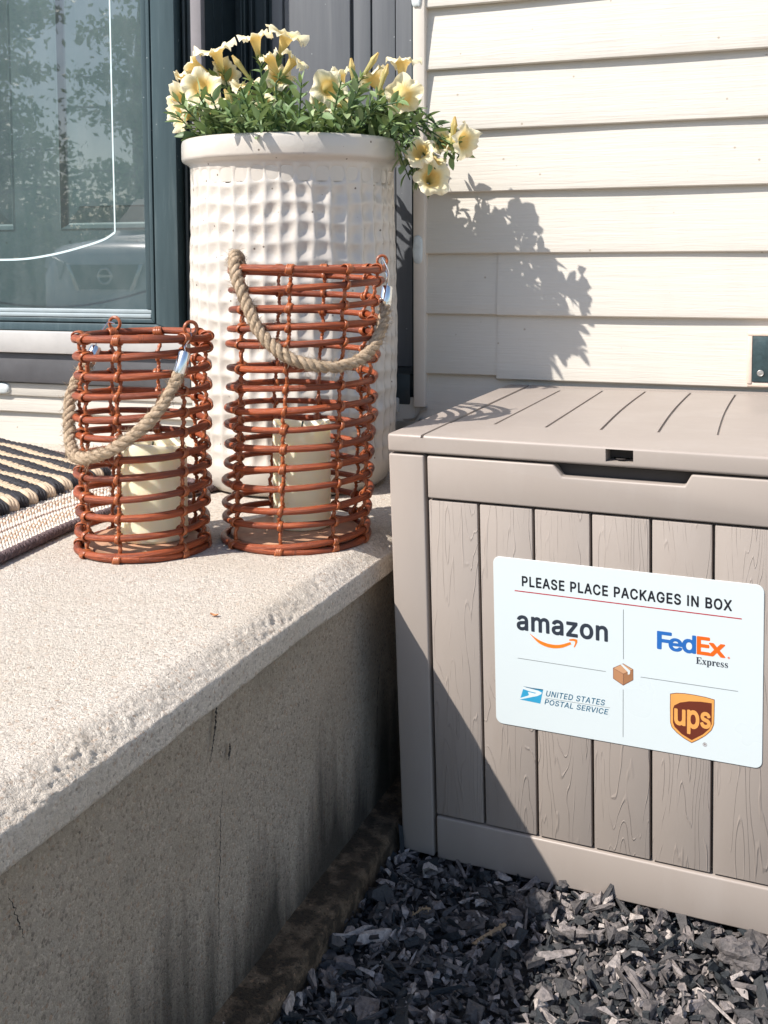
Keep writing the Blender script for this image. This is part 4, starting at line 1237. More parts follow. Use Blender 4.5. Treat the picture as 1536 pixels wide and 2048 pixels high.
GLYPHS = {"head":{"P":[472,[52,-22,42,-14,37,-2,37,508,40,520,46,527,58,532,238,532,274,529,310,521,341,508,370,489,393,466,410,442,423,406,430,376,430,316,411,256,394,230,370,205,346,189,316,175,274,165,154,163,148,160,147,-8,142,-15,130,-22],[148,268,154,265,250,266,274,271,298,285,312,304,320,334,317,376,304,403,286,418,256,428,154,429,148,424]],"L":[420,[52,-22,42,-14,37,-2,38,514,45,526,58,532,130,531,142,524,148,508,148,82,370,78,380,70,384,58,384,-2,376,-17,364,-23]],"E":[446,[52,-22,42,-14,37,-2,37,508,40,520,46,527,58,532,370,532,382,530,392,520,395,508,395,448,388,436,382,431,154,429,148,424,148,310,358,309,370,303,378,286,378,226,372,214,364,208,154,206,148,202,148,82,382,79,394,70,398,58,398,-2,394,-13,388,-19,376,-23]],"A":[507,[8,-22,-6,-8,-5,10,181,520,188,528,200,532,284,531,291,526,299,514,484,10,485,-8,476,-19,464,-23,392,-23,380,-17,373,-8,326,119,152,119,103,-14,86,-23],[189,226,194,222,284,222,290,226,242,365,236,368]],"S":[474,[186,-30,150,-23,120,-13,90,3,64,25,44,49,28,79,20,103,15,133,20,151,36,160,114,158,126,145,137,109,155,91,192,75,228,72,276,81,302,97,316,115,321,127,323,139,319,157,306,172,288,183,138,231,102,248,72,271,47,301,33,337,29,373,31,403,40,433,58,463,78,486,103,505,132,520,186,536,228,539,264,536,294,530,324,520,354,502,379,481,396,462,412,433,420,409,423,385,420,365,414,359,402,355,330,356,318,365,308,397,288,418,252,433,222,436,186,430,156,414,141,391,139,373,141,361,155,343,174,331,318,286,354,269,377,253,414,211,424,187,430,163,429,109,421,79,403,49,384,25,360,5,306,-20,268,-29,222,-32]],"C":[537,[236,-27,180,-15,140,4,104,32,71,69,49,105,30,153,21,201,17,249,21,309,31,357,50,405,77,447,104,476,134,501,176,522,224,535,266,539,320,534,368,518,392,506,440,467,457,447,481,405,496,351,494,339,488,331,476,325,398,327,387,339,377,369,361,393,332,417,296,430,266,433,242,430,218,424,200,414,176,396,158,375,145,351,134,321,126,255,129,219,135,183,147,153,161,129,194,97,218,85,266,76,296,79,320,86,351,105,371,129,388,171,398,181,476,183,488,177,496,159,481,105,465,75,438,39,398,6,370,-9,320,-25,272,-30]],"K":[494,[52,-22,42,-14,37,-2,37,508,40,520,46,527,58,532,124,532,136,529,145,520,148,508,148,309,352,529,364,532,448,532,460,529,470,514,466,495,273,286,466,16,472,-2,467,-14,460,-20,448,-23,370,-23,358,-18,196,208,150,160,148,154,148,-2,143,-14,136,-20,124,-23]],"G":[547,[236,-27,176,-14,140,4,104,31,74,64,49,105,30,153,20,201,17,255,20,309,33,363,50,406,71,441,98,472,134,501,176,523,218,534,266,539,320,533,349,525,392,505,416,488,452,453,470,425,490,381,497,345,490,333,476,326,398,328,387,339,374,369,353,399,331,417,296,430,266,433,242,430,218,424,194,411,162,381,147,357,136,327,129,291,126,255,129,213,135,183,158,134,178,111,200,94,224,83,266,76,290,78,320,85,345,99,364,117,384,153,389,171,386,175,278,177,262,189,261,261,268,273,278,278,476,279,488,277,500,261,501,195,497,153,488,117,474,87,451,51,421,21,386,-2,350,-17,308,-27,272,-30]],"I":[211,[52,-22,42,-14,37,-2,38,514,45,526,58,532,130,531,142,523,147,508,147,-2,142,-14,130,-22]],"N":[550,[52,-22,42,-14,37,-2,37,508,40,520,46,527,58,532,136,532,151,526,370,183,376,178,377,514,382,524,394,531,466,532,478,526,486,508,486,4,481,-14,472,-21,460,-23,388,-23,370,-15,148,335,147,-8,142,-15,130,-22]],"B":[483,[52,-22,42,-14,37,-2,37,508,40,520,46,527,58,532,244,532,310,523,340,511,370,490,400,455,411,430,419,400,420,352,415,328,408,310,395,292,370,268,394,250,411,232,433,190,441,142,439,112,432,82,421,58,404,34,382,13,352,-4,322,-14,286,-21,250,-23],[148,82,244,80,298,88,316,99,329,118,332,136,329,160,310,187,280,203,244,208,148,208],[148,310,238,308,268,313,280,318,298,331,312,358,312,376,306,400,286,420,268,426,238,429,154,429,148,424]],"O":[560,[236,-27,180,-15,140,4,104,32,71,69,49,105,30,153,21,201,17,249,21,309,31,357,50,405,77,447,104,476,134,501,176,522,218,534,266,539,314,534,356,523,398,502,429,477,458,446,484,405,502,357,513,309,516,255,513,201,503,153,485,105,459,63,428,30,398,7,356,-15,308,-26,266,-30],[230,81,266,76,290,78,314,84,338,97,373,129,386,152,398,183,404,213,405,291,397,327,386,357,371,381,340,411,314,425,290,430,266,433,237,429,200,415,178,399,146,354,136,327,130,297,126,255,129,219,135,183,146,154,177,111,200,94]],"X":[501,[10,-22,-4,-8,-3,10,171,262,10,496,6,508,10,522,16,528,28,532,106,532,118,527,238,350,359,526,376,532,448,532,460,527,468,514,465,496,304,262,477,10,479,-2,474,-14,466,-21,454,-23,382,-23,370,-20,276,112,238,170,106,-17,94,-23]]},"word":{"a":[415,[131,-28,107,-23,65,-4,44,14,30,32,17,56,10,80,8,110,15,152,23,170,36,188,71,214,119,232,251,253,254,260,251,278,245,290,227,303,209,308,179,308,143,293,127,278,117,260,101,252,29,273,20,284,20,296,33,326,47,345,80,374,107,389,149,402,191,406,263,395,285,386,317,364,340,332,352,302,359,248,359,-4,353,-15,341,-22,275,-22,263,-17,251,-4,227,-18,203,-26,161,-31],[158,68,203,72,229,86,240,98,249,116,254,140,251,158,143,138,124,128,118,122,114,110,119,86,135,74]],"m":[636,[46,-21,35,-13,31,-1,31,377,33,389,40,397,52,401,118,400,127,395,136,380,160,394,184,404,220,408,244,405,280,393,302,377,316,361,322,359,352,384,388,401,418,407,460,407,508,391,529,377,547,359,562,335,572,311,579,257,579,-1,575,-13,568,-19,556,-22,496,-22,484,-18,475,-7,472,269,466,287,454,299,436,306,418,308,394,305,376,294,365,281,358,259,356,-7,352,-14,340,-21,274,-22,262,-18,256,-13,252,-1,250,275,239,293,226,303,196,308,178,305,157,293,144,275,138,257,135,-7,130,-15,118,-22]],"z":[406,[35,-21,24,-13,20,-1,20,47,23,57,210,299,41,302,30,311,26,323,26,377,29,390,35,397,47,401,335,401,347,396,355,383,353,322,171,83,179,78,347,76,355,71,361,59,361,-1,357,-13,341,-22]],"o":[441,[177,-27,135,-17,105,-2,76,21,51,50,36,75,25,105,15,147,12,189,16,231,23,267,39,305,57,334,78,357,101,375,135,394,171,404,243,404,279,394,309,380,338,357,363,327,377,303,390,273,400,231,403,189,401,147,392,111,375,69,361,45,340,21,315,1,279,-17,243,-27,207,-30],[201,69,243,75,272,99,280,111,292,141,297,183,292,231,279,267,265,285,243,301,207,308,189,306,171,300,145,279,128,249,118,189,124,141,139,105,155,87,171,76]],"n":[436,[46,-21,35,-13,31,-1,31,377,34,390,40,397,52,401,112,401,127,395,136,377,166,394,190,402,226,406,256,405,286,396,310,385,329,371,358,335,371,305,377,275,379,-1,375,-13,358,-22,298,-22,285,-19,275,-7,272,257,266,275,250,294,232,304,208,307,184,303,164,293,147,275,140,257,136,227,135,-7,130,-15,118,-22]]},"heavy":{"F":[440,[50,-23,38,-12,35,2,35,506,38,521,50,532,62,534,368,534,380,531,392,519,394,506,393,446,380,430,368,427,158,427,152,426,150,422,152,304,356,301,363,296,370,284,371,224,368,209,362,202,350,196,152,196,148,-10,140,-20,128,-25]],"e":[434,[180,-30,138,-21,105,-6,74,18,49,48,32,78,19,114,9,186,11,228,32,300,50,330,76,360,102,380,138,398,168,407,228,408,276,397,313,378,336,359,366,322,379,294,390,258,395,228,395,162,387,150,372,144,126,144,127,132,134,114,144,100,162,84,198,72,228,72,252,80,273,96,288,122,306,130,378,112,387,102,390,90,380,60,366,38,336,7,312,-9,270,-26,240,-32],[132,246,276,246,277,252,264,276,247,294,228,302,204,305,174,300,150,284,131,258,129,252]],"d":[454,[162,-31,126,-19,102,-7,76,12,50,42,31,78,19,108,12,144,9,192,12,234,20,270,31,300,51,336,72,360,96,380,132,399,162,407,222,408,263,396,282,384,286,390,286,510,290,522,306,533,378,533,390,526,397,510,396,-7,389,-18,372,-25,306,-24,294,-16,288,-4,240,-28,198,-33],[173,78,210,73,234,78,246,84,268,108,282,144,287,192,277,252,258,283,240,297,222,303,186,303,162,292,141,270,127,234,121,186,127,144,141,108,156,90]],"E":[449,[50,-23,38,-12,35,2,35,506,38,521,50,532,62,534,368,534,386,530,397,512,397,452,392,437,380,428,152,426,152,312,362,310,374,302,380,290,380,230,373,212,356,204,152,203,150,86,158,82,374,82,386,79,393,74,399,62,398,-10,387,-22,374,-25]],"x":[409,[11,-23,-2,-10,-4,2,-1,12,124,194,7,368,4,380,11,396,29,404,101,404,113,400,121,392,191,284,215,324,269,400,281,404,353,404,368,398,376,386,374,368,256,194,258,188,379,14,383,-4,377,-16,359,-25,287,-25,275,-22,264,-10,191,103,185,99,107,-19,89,-25]]},"brown":{"u":[438,[152,-26,122,-18,80,6,49,46,37,76,30,106,29,136,31,388,38,398,50,403,116,403,128,398,134,392,138,376,140,124,146,105,164,84,182,76,206,74,224,77,248,90,263,112,271,136,274,388,278,395,290,402,356,403,368,400,379,388,381,376,380,-8,374,-17,362,-23,296,-24,284,-19,272,-2,242,-18,212,-27,182,-29]],"p":[452,[44,-165,32,-154,29,-140,31,388,42,400,56,403,116,403,128,397,140,380,164,396,206,407,260,406,296,396,326,381,368,340,391,304,404,268,412,226,412,154,405,112,393,76,374,43,350,14,320,-7,272,-27,230,-32,206,-31,182,-26,140,-4,138,-146,134,-156,128,-162,116,-167],[192,76,218,71,236,73,260,82,284,108,300,148,303,214,292,256,272,286,254,299,236,305,200,304,176,293,154,268,141,232,138,166,147,124,165,94]],"s":[393,[147,-30,105,-20,86,-11,63,4,45,21,29,43,18,67,12,91,17,109,33,118,99,130,113,121,123,97,135,83,153,74,183,69,207,72,231,83,240,91,243,109,234,121,219,128,105,160,81,171,57,189,36,217,27,241,23,271,26,301,34,325,48,349,80,379,105,392,159,407,213,407,237,403,285,382,317,355,342,313,348,289,344,277,327,266,273,254,261,254,249,263,237,286,225,299,207,307,189,309,165,306,147,298,134,283,134,271,141,261,159,252,273,221,297,209,321,190,342,163,351,139,355,109,352,79,345,55,330,31,314,13,273,-14,243,-25,213,-31]]},"post":{"U":[530,[220,-17,184,-9,154,3,118,25,93,50,76,74,61,104,52,140,49,176,49,512,54,518,64,520,124,520,135,512,135,176,138,152,149,122,166,98,190,79,232,64,262,63,286,65,328,79,352,99,369,122,380,158,382,182,382,512,388,519,394,520,460,520,466,515,468,506,468,176,465,140,456,104,442,74,424,50,400,26,370,6,334,-9,298,-17]],"N":[536,[58,-11,52,-7,49,4,49,508,52,516,58,520,136,520,146,514,388,129,389,514,400,520,460,520,472,515,472,-6,460,-11,388,-11,380,-8,192,286,136,380,134,370,136,-2,130,-10,124,-11]],"I":[197,[58,-11,52,-7,49,4,49,508,50,514,58,520,124,520,130,518,135,508,135,-2,130,-9,124,-11]],"T":[462,[186,-8,182,4,182,436,180,440,174,441,28,442,22,448,21,454,22,514,30,520,36,520,420,520,427,514,428,508,428,454,427,448,421,442,276,441,270,440,268,436,268,-2,258,-11,192,-11]],"E":[432,[58,-11,52,-7,49,4,50,514,58,520,64,520,376,519,383,508,383,454,382,448,376,442,142,441,136,436,136,298,352,297,364,292,366,286,366,226,358,218,142,218,136,214,136,70,376,68,382,65,386,58,386,-2,382,-8,376,-11]],"D":[515,[58,-11,52,-7,49,4,50,514,58,520,64,520,226,520,274,516,316,506,358,488,394,461,422,430,444,394,460,352,469,304,473,250,469,202,460,160,442,112,419,76,391,46,358,22,316,4,268,-8,220,-11],[136,70,214,68,250,71,286,79,310,90,334,106,355,130,369,154,379,184,386,220,386,292,380,322,368,358,354,382,334,404,310,420,286,431,256,438,142,441,136,436]],"S":[460,[186,-18,156,-12,126,-2,96,14,72,34,54,55,41,79,31,109,27,139,30,144,36,148,108,147,115,139,120,117,130,97,156,75,192,63,240,61,282,70,306,85,319,97,334,127,335,139,330,163,314,181,294,193,144,242,108,259,78,282,58,307,46,337,41,373,43,403,51,427,66,454,84,475,108,494,132,507,168,520,222,527,258,525,294,518,318,509,346,493,368,475,385,457,399,433,409,403,411,373,402,367,336,367,327,373,322,397,312,413,294,429,276,439,252,445,222,448,174,439,146,421,133,403,128,391,126,373,130,355,150,332,174,318,318,273,366,246,395,217,411,187,418,163,417,109,410,85,393,55,378,36,350,13,300,-9,264,-18]],"A":[493,[14,-11,8,-7,6,4,191,514,200,520,278,520,284,516,288,508,474,-2,464,-11,398,-11,388,-8,335,130,146,131,140,124,92,-8,86,-11],[172,214,182,210,302,210,307,214,242,407,236,410]],"P":[458,[58,-11,52,-7,49,4,50,514,58,520,64,520,238,520,304,510,338,496,364,479,383,460,399,436,411,406,418,376,418,322,410,286,400,261,385,238,364,215,340,199,310,185,274,177,142,175,136,172,136,-2,130,-10,124,-11],[136,256,142,253,256,255,280,260,304,274,323,298,332,334,332,364,328,382,312,412,292,429,256,440,142,441,136,436]],"O":[546,[236,-15,182,-3,146,15,110,43,82,75,60,111,41,159,33,201,29,255,34,309,43,357,61,399,86,439,110,465,140,490,182,511,224,523,266,527,308,523,350,512,392,492,422,467,446,441,473,399,490,357,500,309,504,255,501,201,490,153,474,111,452,74,420,39,388,15,350,-4,308,-14,266,-18],[228,69,266,64,296,66,320,73,345,87,380,119,397,147,409,177,417,213,417,291,410,327,396,363,382,387,362,409,321,435,296,442,266,445,236,441,194,426,170,408,152,387,134,357,123,327,118,297,114,255,117,213,124,177,136,147,170,101,194,83]],"L":[406,[58,-11,52,-7,49,4,49,508,50,514,58,520,124,520,130,519,136,508,136,70,364,68,372,58,372,-2,368,-8,358,-11]],"R":[462,[58,-11,52,-7,49,4,50,514,58,520,238,520,304,511,340,498,382,464,400,437,413,406,420,352,412,295,397,262,385,244,366,226,330,202,438,4,436,-7,424,-11,352,-11,346,-8,238,187,142,187,136,184,136,-2,130,-10,124,-11],[136,268,256,267,280,272,307,286,323,304,333,334,333,370,326,394,316,412,292,430,256,440,142,441,136,436]],"V":[493,[200,-10,193,-2,7,502,6,514,14,520,20,520,86,520,94,514,242,93,385,514,398,520,464,520,470,517,474,508,472,502,289,-2,284,-9,278,-11]],"C":[523,[236,-15,182,-3,146,15,110,43,82,75,60,111,41,159,33,201,29,255,34,309,43,357,61,399,86,439,110,465,140,490,182,511,224,523,266,527,320,522,364,507,386,496,428,462,446,441,467,405,478,375,484,345,476,337,404,338,397,345,393,363,381,387,368,403,338,428,308,439,272,445,242,442,212,434,194,425,170,407,152,387,134,357,123,327,117,291,114,249,123,183,134,152,152,121,188,87,218,72,266,64,314,71,338,81,356,94,380,121,393,147,398,165,404,170,476,171,483,165,484,159,470,111,455,81,428,45,392,17,368,3,320,-13,272,-18]]},"serif":{"E":[444,[13,-2,13,18,49,24,61,32,69,45,73,79,72,395,67,411,61,423,49,431,17,437,14,439,14,455,17,457,397,457,401,455,401,323,400,319,397,318,385,318,381,320,373,355,357,387,337,405,313,417,277,426,233,428,201,426,190,419,185,387,185,251,189,248,221,250,241,257,257,270,271,291,279,315,286,343,289,347,305,346,306,119,301,116,289,116,285,119,278,163,269,183,253,204,241,211,225,216,205,219,185,219,185,67,187,51,192,39,201,33,213,30,285,34,313,41,337,52,353,62,369,76,385,96,409,143,429,145,432,143,431,139,403,-1]],"x":[321,[7,-2,4,-1,3,15,23,25,43,39,62,59,120,135,40,263,31,276,19,286,3,292,2,311,170,311,171,295,167,292,155,291,147,288,143,279,152,259,183,210,226,263,231,275,232,283,227,287,203,292,199,295,200,311,312,311,312,295,291,286,272,271,201,183,291,39,307,20,321,15,320,-1,155,-2,153,15,155,18,179,22,183,27,182,35,178,47,139,109,135,107,98,59,88,39,88,31,92,23,99,19,120,15,119,-2]],"p":[373,[16,-141,16,-123,36,-117,45,-108,48,-100,50,-64,50,260,48,274,44,282,36,288,20,293,17,296,17,308,20,312,144,311,145,280,148,273,165,296,196,315,232,321,252,319,276,311,296,298,311,284,323,268,336,243,345,216,350,188,352,160,350,128,344,96,325,48,310,28,292,10,272,-2,248,-10,228,-12,196,-7,168,8,151,24,150,-56,155,-100,160,-110,168,-116,196,-121,199,-124,198,-140],[188,32,196,30,216,36,228,44,237,60,245,84,251,152,249,192,245,224,239,248,228,265,216,273,200,276,180,271,166,260,150,232,150,72,161,48,176,36]],"r":[289,[17,-2,17,17,37,22,43,27,48,35,50,47,50,267,47,279,41,286,21,291,18,295,20,311,145,312,148,307,149,261,157,274,172,291,187,303,205,314,233,320,249,319,265,314,274,307,284,295,289,283,291,267,290,255,286,243,273,228,261,222,249,220,233,222,221,229,201,253,189,258,181,256,173,251,157,227,151,191,152,43,154,35,161,26,169,23,197,18,199,15,198,-1]],"e":[303,[142,-11,130,-10,106,-3,86,7,64,25,50,42,35,69,26,93,19,125,17,157,19,189,26,215,36,241,50,265,66,283,89,301,110,311,130,317,158,320,194,316,222,304,251,281,269,253,281,217,285,169,282,164,122,164,120,161,129,97,154,60,198,44,226,50,246,63,270,88,287,73,250,26,206,-3,154,-12],[118,197,122,194,198,195,199,241,196,261,191,277,182,288,174,293,162,295,138,285,123,253]],"s":[290,[143,-11,111,-5,75,7,63,4,51,-11,35,-10,35,106,51,107,55,105,62,81,75,57,88,41,102,29,123,19,155,18,167,22,178,29,185,37,188,45,190,57,187,73,175,90,155,103,83,141,67,153,52,169,37,201,35,221,39,249,47,270,64,293,87,309,111,318,143,321,167,318,215,307,223,311,231,321,243,321,246,317,246,225,243,220,227,220,217,245,207,261,183,285,167,291,147,294,127,290,115,281,108,269,108,249,111,241,117,233,135,220,211,181,227,169,242,153,251,138,257,117,259,93,256,65,245,37,230,17,207,0,183,-8]]}}

# ------------------------------------------------------------------ rug and mat
rug = thing("woven_rug", "cream flatweave rug with tan stripes and a dark corded border", "rug", (-.5, -.5, 0))
EDGE = np.array([(-.215, -1.30), (-.240, -1.05), (-.266, -.90), (-.284, -.757), (-.300, -.63), (-.303, -.54), (-.292, -.45), (-.272, -.38), (-.246, -.310)])
EP = spline(EDGE, 16)
WD = 0.62
d_in = np.array([-.93, .37]); d_in /= np.linalg.norm(d_in)
us = np.linspace(0, 1, 150); 
al = np.concatenate([[0], np.cumsum(np.linalg.norm(np.diff(EP, axis=0), axis=1))])
vsn = np.linspace(0, al[-1], 210)
EPs = np.stack([np.interp(vsn, al, EP[:, i]) for i in (0, 1)], 1)
def rugxy(u, v):
    e_ = np.stack([np.interp(v, al, EP[:, i]) for i in (0, 1)], -1)
    return e_ + d_in * u[..., None] if np.ndim(u) else e_ + d_in * u
U_, V_ = np.meshgrid(np.linspace(0, WD, 90), vsn, indexing='ij')
XY = np.stack([np.interp(V_, al, EP[:, 0]) + d_in[0] * U_, np.interp(V_, al, EP[:, 1]) + d_in[1] * U_], -1).reshape(-1, 2)
ok = None
Vr = np.c_[XY, np.full(len(XY), .0058)]
Vr[:, 2] += .0008 * fbm(np.c_[XY * 14, XY[:, :1] * 0], 2, 4)
g = MB(); g.add(Vr, grid_faces(90, len(vsn), flip=False), .12)
# woven knots in rows parallel to the border; stripes of cream, tan and dark
def stripe(u):
    bands = [(.000, .012, 'k'), (.012, .030, 'w'), (.030, .034, 'd'), (.034, .062, 'k'), (.062, .078, 'w'), (.078, .081, 'd'), (.081, .098, 'w'), (.098, .118, 'k'), (.118, .122, 'd'), (.122, .15, 'w'), (.15, .19, 'k')]
    uu = u % .19
    for a, b, k in bands:
        if a <= uu < b: return k
    return 'w'
kr = np.random.default_rng(5)
KV, KF, KA = [], [], []
kn = 0
base_k = [(-1, -1, 0), (1, -1, 0), (1, 1, 0), (-1, 1, 0), (-.55, -.55, .8), (.55, -.55, .8), (.55, .55, .8), (-.55, .55, .8), (0, 0, 1.05)]
kf = [(0, 1, 5, 4), (1, 2, 6, 5), (2, 3, 7, 6), (3, 0, 4, 7), (4, 5, 8), (5, 6, 8), (6, 7, 8), (7, 4, 8)]
for iu in range(46):
    u = .010 + iu * .0043
    k_ = stripe(u)
    for v in np.arange(.30, al[-1] - .008, .0066):
        vv = v + (iu % 2) * .0033 + kr.normal(0, .0004)
        if vv > al[-1] - .008: continue
        e_ = np.array([np.interp(vv, al, EP[:, 0]), np.interp(vv, al, EP[:, 1])])
        t_ = np.array([np.interp(vv + .004, al, EP[:, 0]), np.interp(vv + .004, al, EP[:, 1])]) - e_; t_ /= np.linalg.norm(t_)
        p_ = e_ + d_in * u
        tan_ = (iu % 2 == 0)
        val = {'w': .05, 'd': .85 if tan_ else .1, 'k': (.52 if (int(v / .0066) + iu) % 2 else .08)}[k_] + kr.normal(0, .05)
        hw, hh, ht = .0028 * kr.uniform(.8, 1.15), .0021, (.0020 if k_ == 'w' else .0034) * kr.uniform(.75, 1.2)
        for bx_, by_, bz_ in base_k:
            KV.append((*(p_ + t_ * bx_ * hw - d_in * by_ * hh), .0058 + bz_ * ht))
        KF += [tuple(i + kn for i in f) for f in kf]; KA += [min(1, max(0, val))] * 9; kn += 9
g.add(np.array(KV), KF, np.array(KA))
g.build("rug_weave", M_RUG, rug, sharp=0)
g = MB()
bp = np.c_[EP, np.full(len(EP), .0072)]
# the border cord turns the corner and follows the back edge
bk = [(-.246 + d_in[0] * t, -.310 + d_in[1] * t, .0072) for t in np.linspace(.012, WD, 30)]
bp = np.vstack([bp, [(-.243, -.303, .0072)], bk])
for kk in range(2):
    al_ = np.concatenate([[0], np.cumsum(np.linalg.norm(np.diff(bp, axis=0), axis=1))])
    s_ = np.arange(0, al_[-1], .0022)
    P = np.stack([np.interp(s_, al_, bp[:, i]) for i in range(3)], 1)
    T = np.gradient(P, axis=0); T /= np.linalg.norm(T, axis=1)[:, None]
    S_ = np.cross(T, UPV)
    a = s_ / .011 * 2 * np.pi + kk * math.pi
    C_ = P + .0036 * np.cos(a)[:, None] * S_ + .0028 * np.sin(a)[:, None] * UPV
    g.add(*tube(C_, .0046, 8, seed=kk))
g.build("border_cord", M_BIND, rug, sharp=0)

mat_ = thing("braided_mat", "thick black and cream braided doormat lying on the woven rug", "doormat", (-.6, -.3, 0))
g = MB(); g2_ = MB()
mrow = np.array([-.90, .436]); mrow /= np.linalg.norm(mrow); mper = np.array([-mrow[1], mrow[0]])
NR = 14
for i in range(NR):
    t = i / (NR - 1)
    end = np.array([-.437 - .028 * t, -.590 + .305 * t])
    blk = i % 2 == 1
    L_ = .62
    n = int(L_ / .0024); s_ = np.linspace(0, L_, n)
    # the end of every row turns down over the mat's edge
    px_ = end[0] + mrow[0] * s_; py_ = end[1] + mrow[1] * s_
    zz = .0185 - .012 * np.exp(-(s_ / .008) ** 2)
    keep = py_ < -.035
    P = np.c_[px_, py_, zz][keep]; s2 = s_[keep]
    P[:, 2] += .0012 * np.sin(s2 * 31 + i)
    T = np.gradient(P, axis=0); T /= np.linalg.norm(T, axis=1)[:, None]
    S_ = np.cross(T, UPV); S_ /= np.linalg.norm(S_, axis=1)[:, None]
    k_amp = 1.0 if blk else .86
    for kk in range(3):
        a = s2 / .026 * 2 * np.pi + kk * 2.0944 + i * 1.3
        C_ = P + .0062 * k_amp * np.sin(a)[:, None] * S_ + .0042 * np.sin(2 * a)[:, None] * UPV
        V, F, T_ = tube(C_, .0043 * k_amp, 8, seed=kk + i)
        (g if blk else g2_).add(V, F, .95 if blk else .2 + .05 * kk, T_)
    # fat turned-over end
    e0 = np.array([*end, 0]) + np.array([*(-mrow * .001), .012])
    for kk in (-1, 0, 1):
        loop = [e0 + np.array([*(mper * .004 * kk + mrow * .016), .010]), e0 + np.array([*(mper * .005 * kk - mrow * .004), .006 + .001 * kk]), e0 + np.array([*(mper * .0045 * kk - mrow * .009), -.001]), e0 + np.array([*(mper * .004 * kk - mrow * .004), -.004])]
        (g if blk else g2_).add(*(lambda q_: (q_[0], q_[1], .95 if blk else .2, q_[2]))(tube(spline(loop, 6), .0048, 8, seed=kk + i * 3)))
g.build("black_braid", M_BRAID, mat_, sharp=0); g2_.build("cream_braid", M_BRAID, mat_, sharp=0)
g = MB(); g.add(*prism([(-.452, -.585, .0062), (-.48, -.29, .0062), (-.95, -.06, .0062), (-.95, -.34, .0062)], (0, 0, .008))); g.build("backing", simple("mat_backing", (.35, .28, .2), .9, .2, 200), mat_)

# ------------------------------------------------------------------ storage box
X2 = np.array([0.99638918, -0.08477377, 0.00469185]); Z3 = np.array([-0.00912775, -0.05201479, 0.9986046])
NB = np.array([-0.08441144, -0.99504164, -0.05260077]); O2 = np.array([.24566, -.57804, .05434])
S = .845
def W(u, v, d=0.0):
    """u, v on the front of the box (m, fitted), d inwards"""
    return O2 + X2 * u * S + Z3 * v * S - NB * d
bx = thing("storage_box", "taupe resin deck box with wood-grain planks standing on the mulch", "storage box", tuple(W(.195, -.512)))
UL, UR = -.1318, .522
def wprism(uv, d0, d1, bev=.0015, seg=2):
    return prism([W(u, v, d0) for u, v in uv], tuple(-NB * (d1 - d0)), bev, seg)
def rect(u0, u1, v0, v1): return [(u0, v0), (u1, v0), (u1, v1), (u0, v1)]
# carcass
g = MB()
bl = [W(UL + .003, -.509, .016), W(UR - .003, -.509, .016)]
br_ = [np.array([bl[1][0] + .02, -.040, bl[1][2] + .002]), np.array([bl[0][0] + .012, -.040, bl[0][2]])]
tl = [W(UL + .001, .083, .016), W(UR - .001, .083, .016)]
tr_ = [np.array([tl[1][0] + .02, -.036, tl[1][2]]), np.array([tl[0][0] + .012, -.036, tl[0][2]])]
g.add(*hexa(bl + br_ + tl + tr_, .004))
g.build("carcass", M_BOX, bx)
g = MB()
g.add(*wprism([(UL + .0035, -.5055), (UL + .0075, -.509), (-.0785, -.511), (-.0785, .0838), (UL, .0838)], -.001, .02, .0022, 3))
g.build("corner_post", M_BOX, bx); g = MB()
g.add(*wprism([(.4685, -.511), (UR - .0075, -.509), (UR - .0035, -.5055), (UR, .0838), (.4685, .0838)], -.001, .02, .0022, 3))
g.build("corner_post", M_BOX, bx)
g = MB()
g.add(*wprism([(-.0735, .0240), (.4635, .0240), (.4635, .0838), (.2850, .0838), (.2765, .0682), (.1185, .0682), (.1070, .0838), (-.0735, .0838)], -.001, .0145, .0022, 3))
g.build("top_rail", M_BOX, bx)
g = MB(); g.add(*wprism(rect(.095, .30, .03, .082), .0150, .0158, 0)); g.build("handle_recess_shade", M_VOID, bx)  # dark sheet puts the shade of the handle notch into colour
g = MB(); g.add(*wprism(rect(-.0735, .4635, -.5115, -.4475), -.001, .02, .0022, 3)); g.build("bottom_rail", M_BOX, bx)
g = MB()
pe = [-.0735, 0.0, .0779, .1558, .2337, .3116, .3895, .4635]
for i in range(7):
    u0, u1 = pe[i] + (.0018 if i else 0.0), pe[i + 1] - (.0018 if i < 6 else 0.0)
    V, F = wprism(rect(u0, u1, -.4445, .0205), .0012, .014, .0013, 2)
    loc = (V - O2)
    tc = np.stack([loc @ X2 + i * 3.7, np.full(len(V), i * 5.1), loc @ Z3 + i * 2.3], 1)
    g.add(V, F, 0, tc)
g.build("front_planks", M_PLANK, bx)
# lid, cut by booleans
def tmp(Vf, name="t"):
    me = bpy.data.meshes.new(name); me.from_pydata([tuple(x) for x in Vf[0]], [], Vf[1]); me.update()
    o = bpy.data.objects.new(name, me); COL.objects.link(o); return o
f0, f1 = W(UL, .0872, -.003), W(UR, .0872, -.003)
h_ = (.1145 - .0872) * S
ZL0, ZL1 = .1490, .1490 + .0047 * .55
bot = [f0, f1, np.array([f1[0] + .03, -.0165, f1[2]]), np.array([f0[0] + .0095, -.0165, f0[2]])]
t0, t1 = W(UL, .1148, -.003), W(UR, .1148, -.003)
t0[2] = ZL0; t1[2] = ZL1
topc = [t0, t1, np.array([t1[0] + .03, -.0155, ZL1]), np.array([t0[0] + .0095, -.0155, ZL0])]
lid = tmp(hexa(bot + topc, .0034, 4), "lid")
def zt(x): return ZL0 + .0047 * (x - .13)
cut = []
HZ = np.array([-NB[0], -NB[1], 0.0])
cut.append(tmp(prism([W(u, v, -.03) for u, v in rect(.1772, .2128, .0955, .1120)], tuple(HZ * .085))))
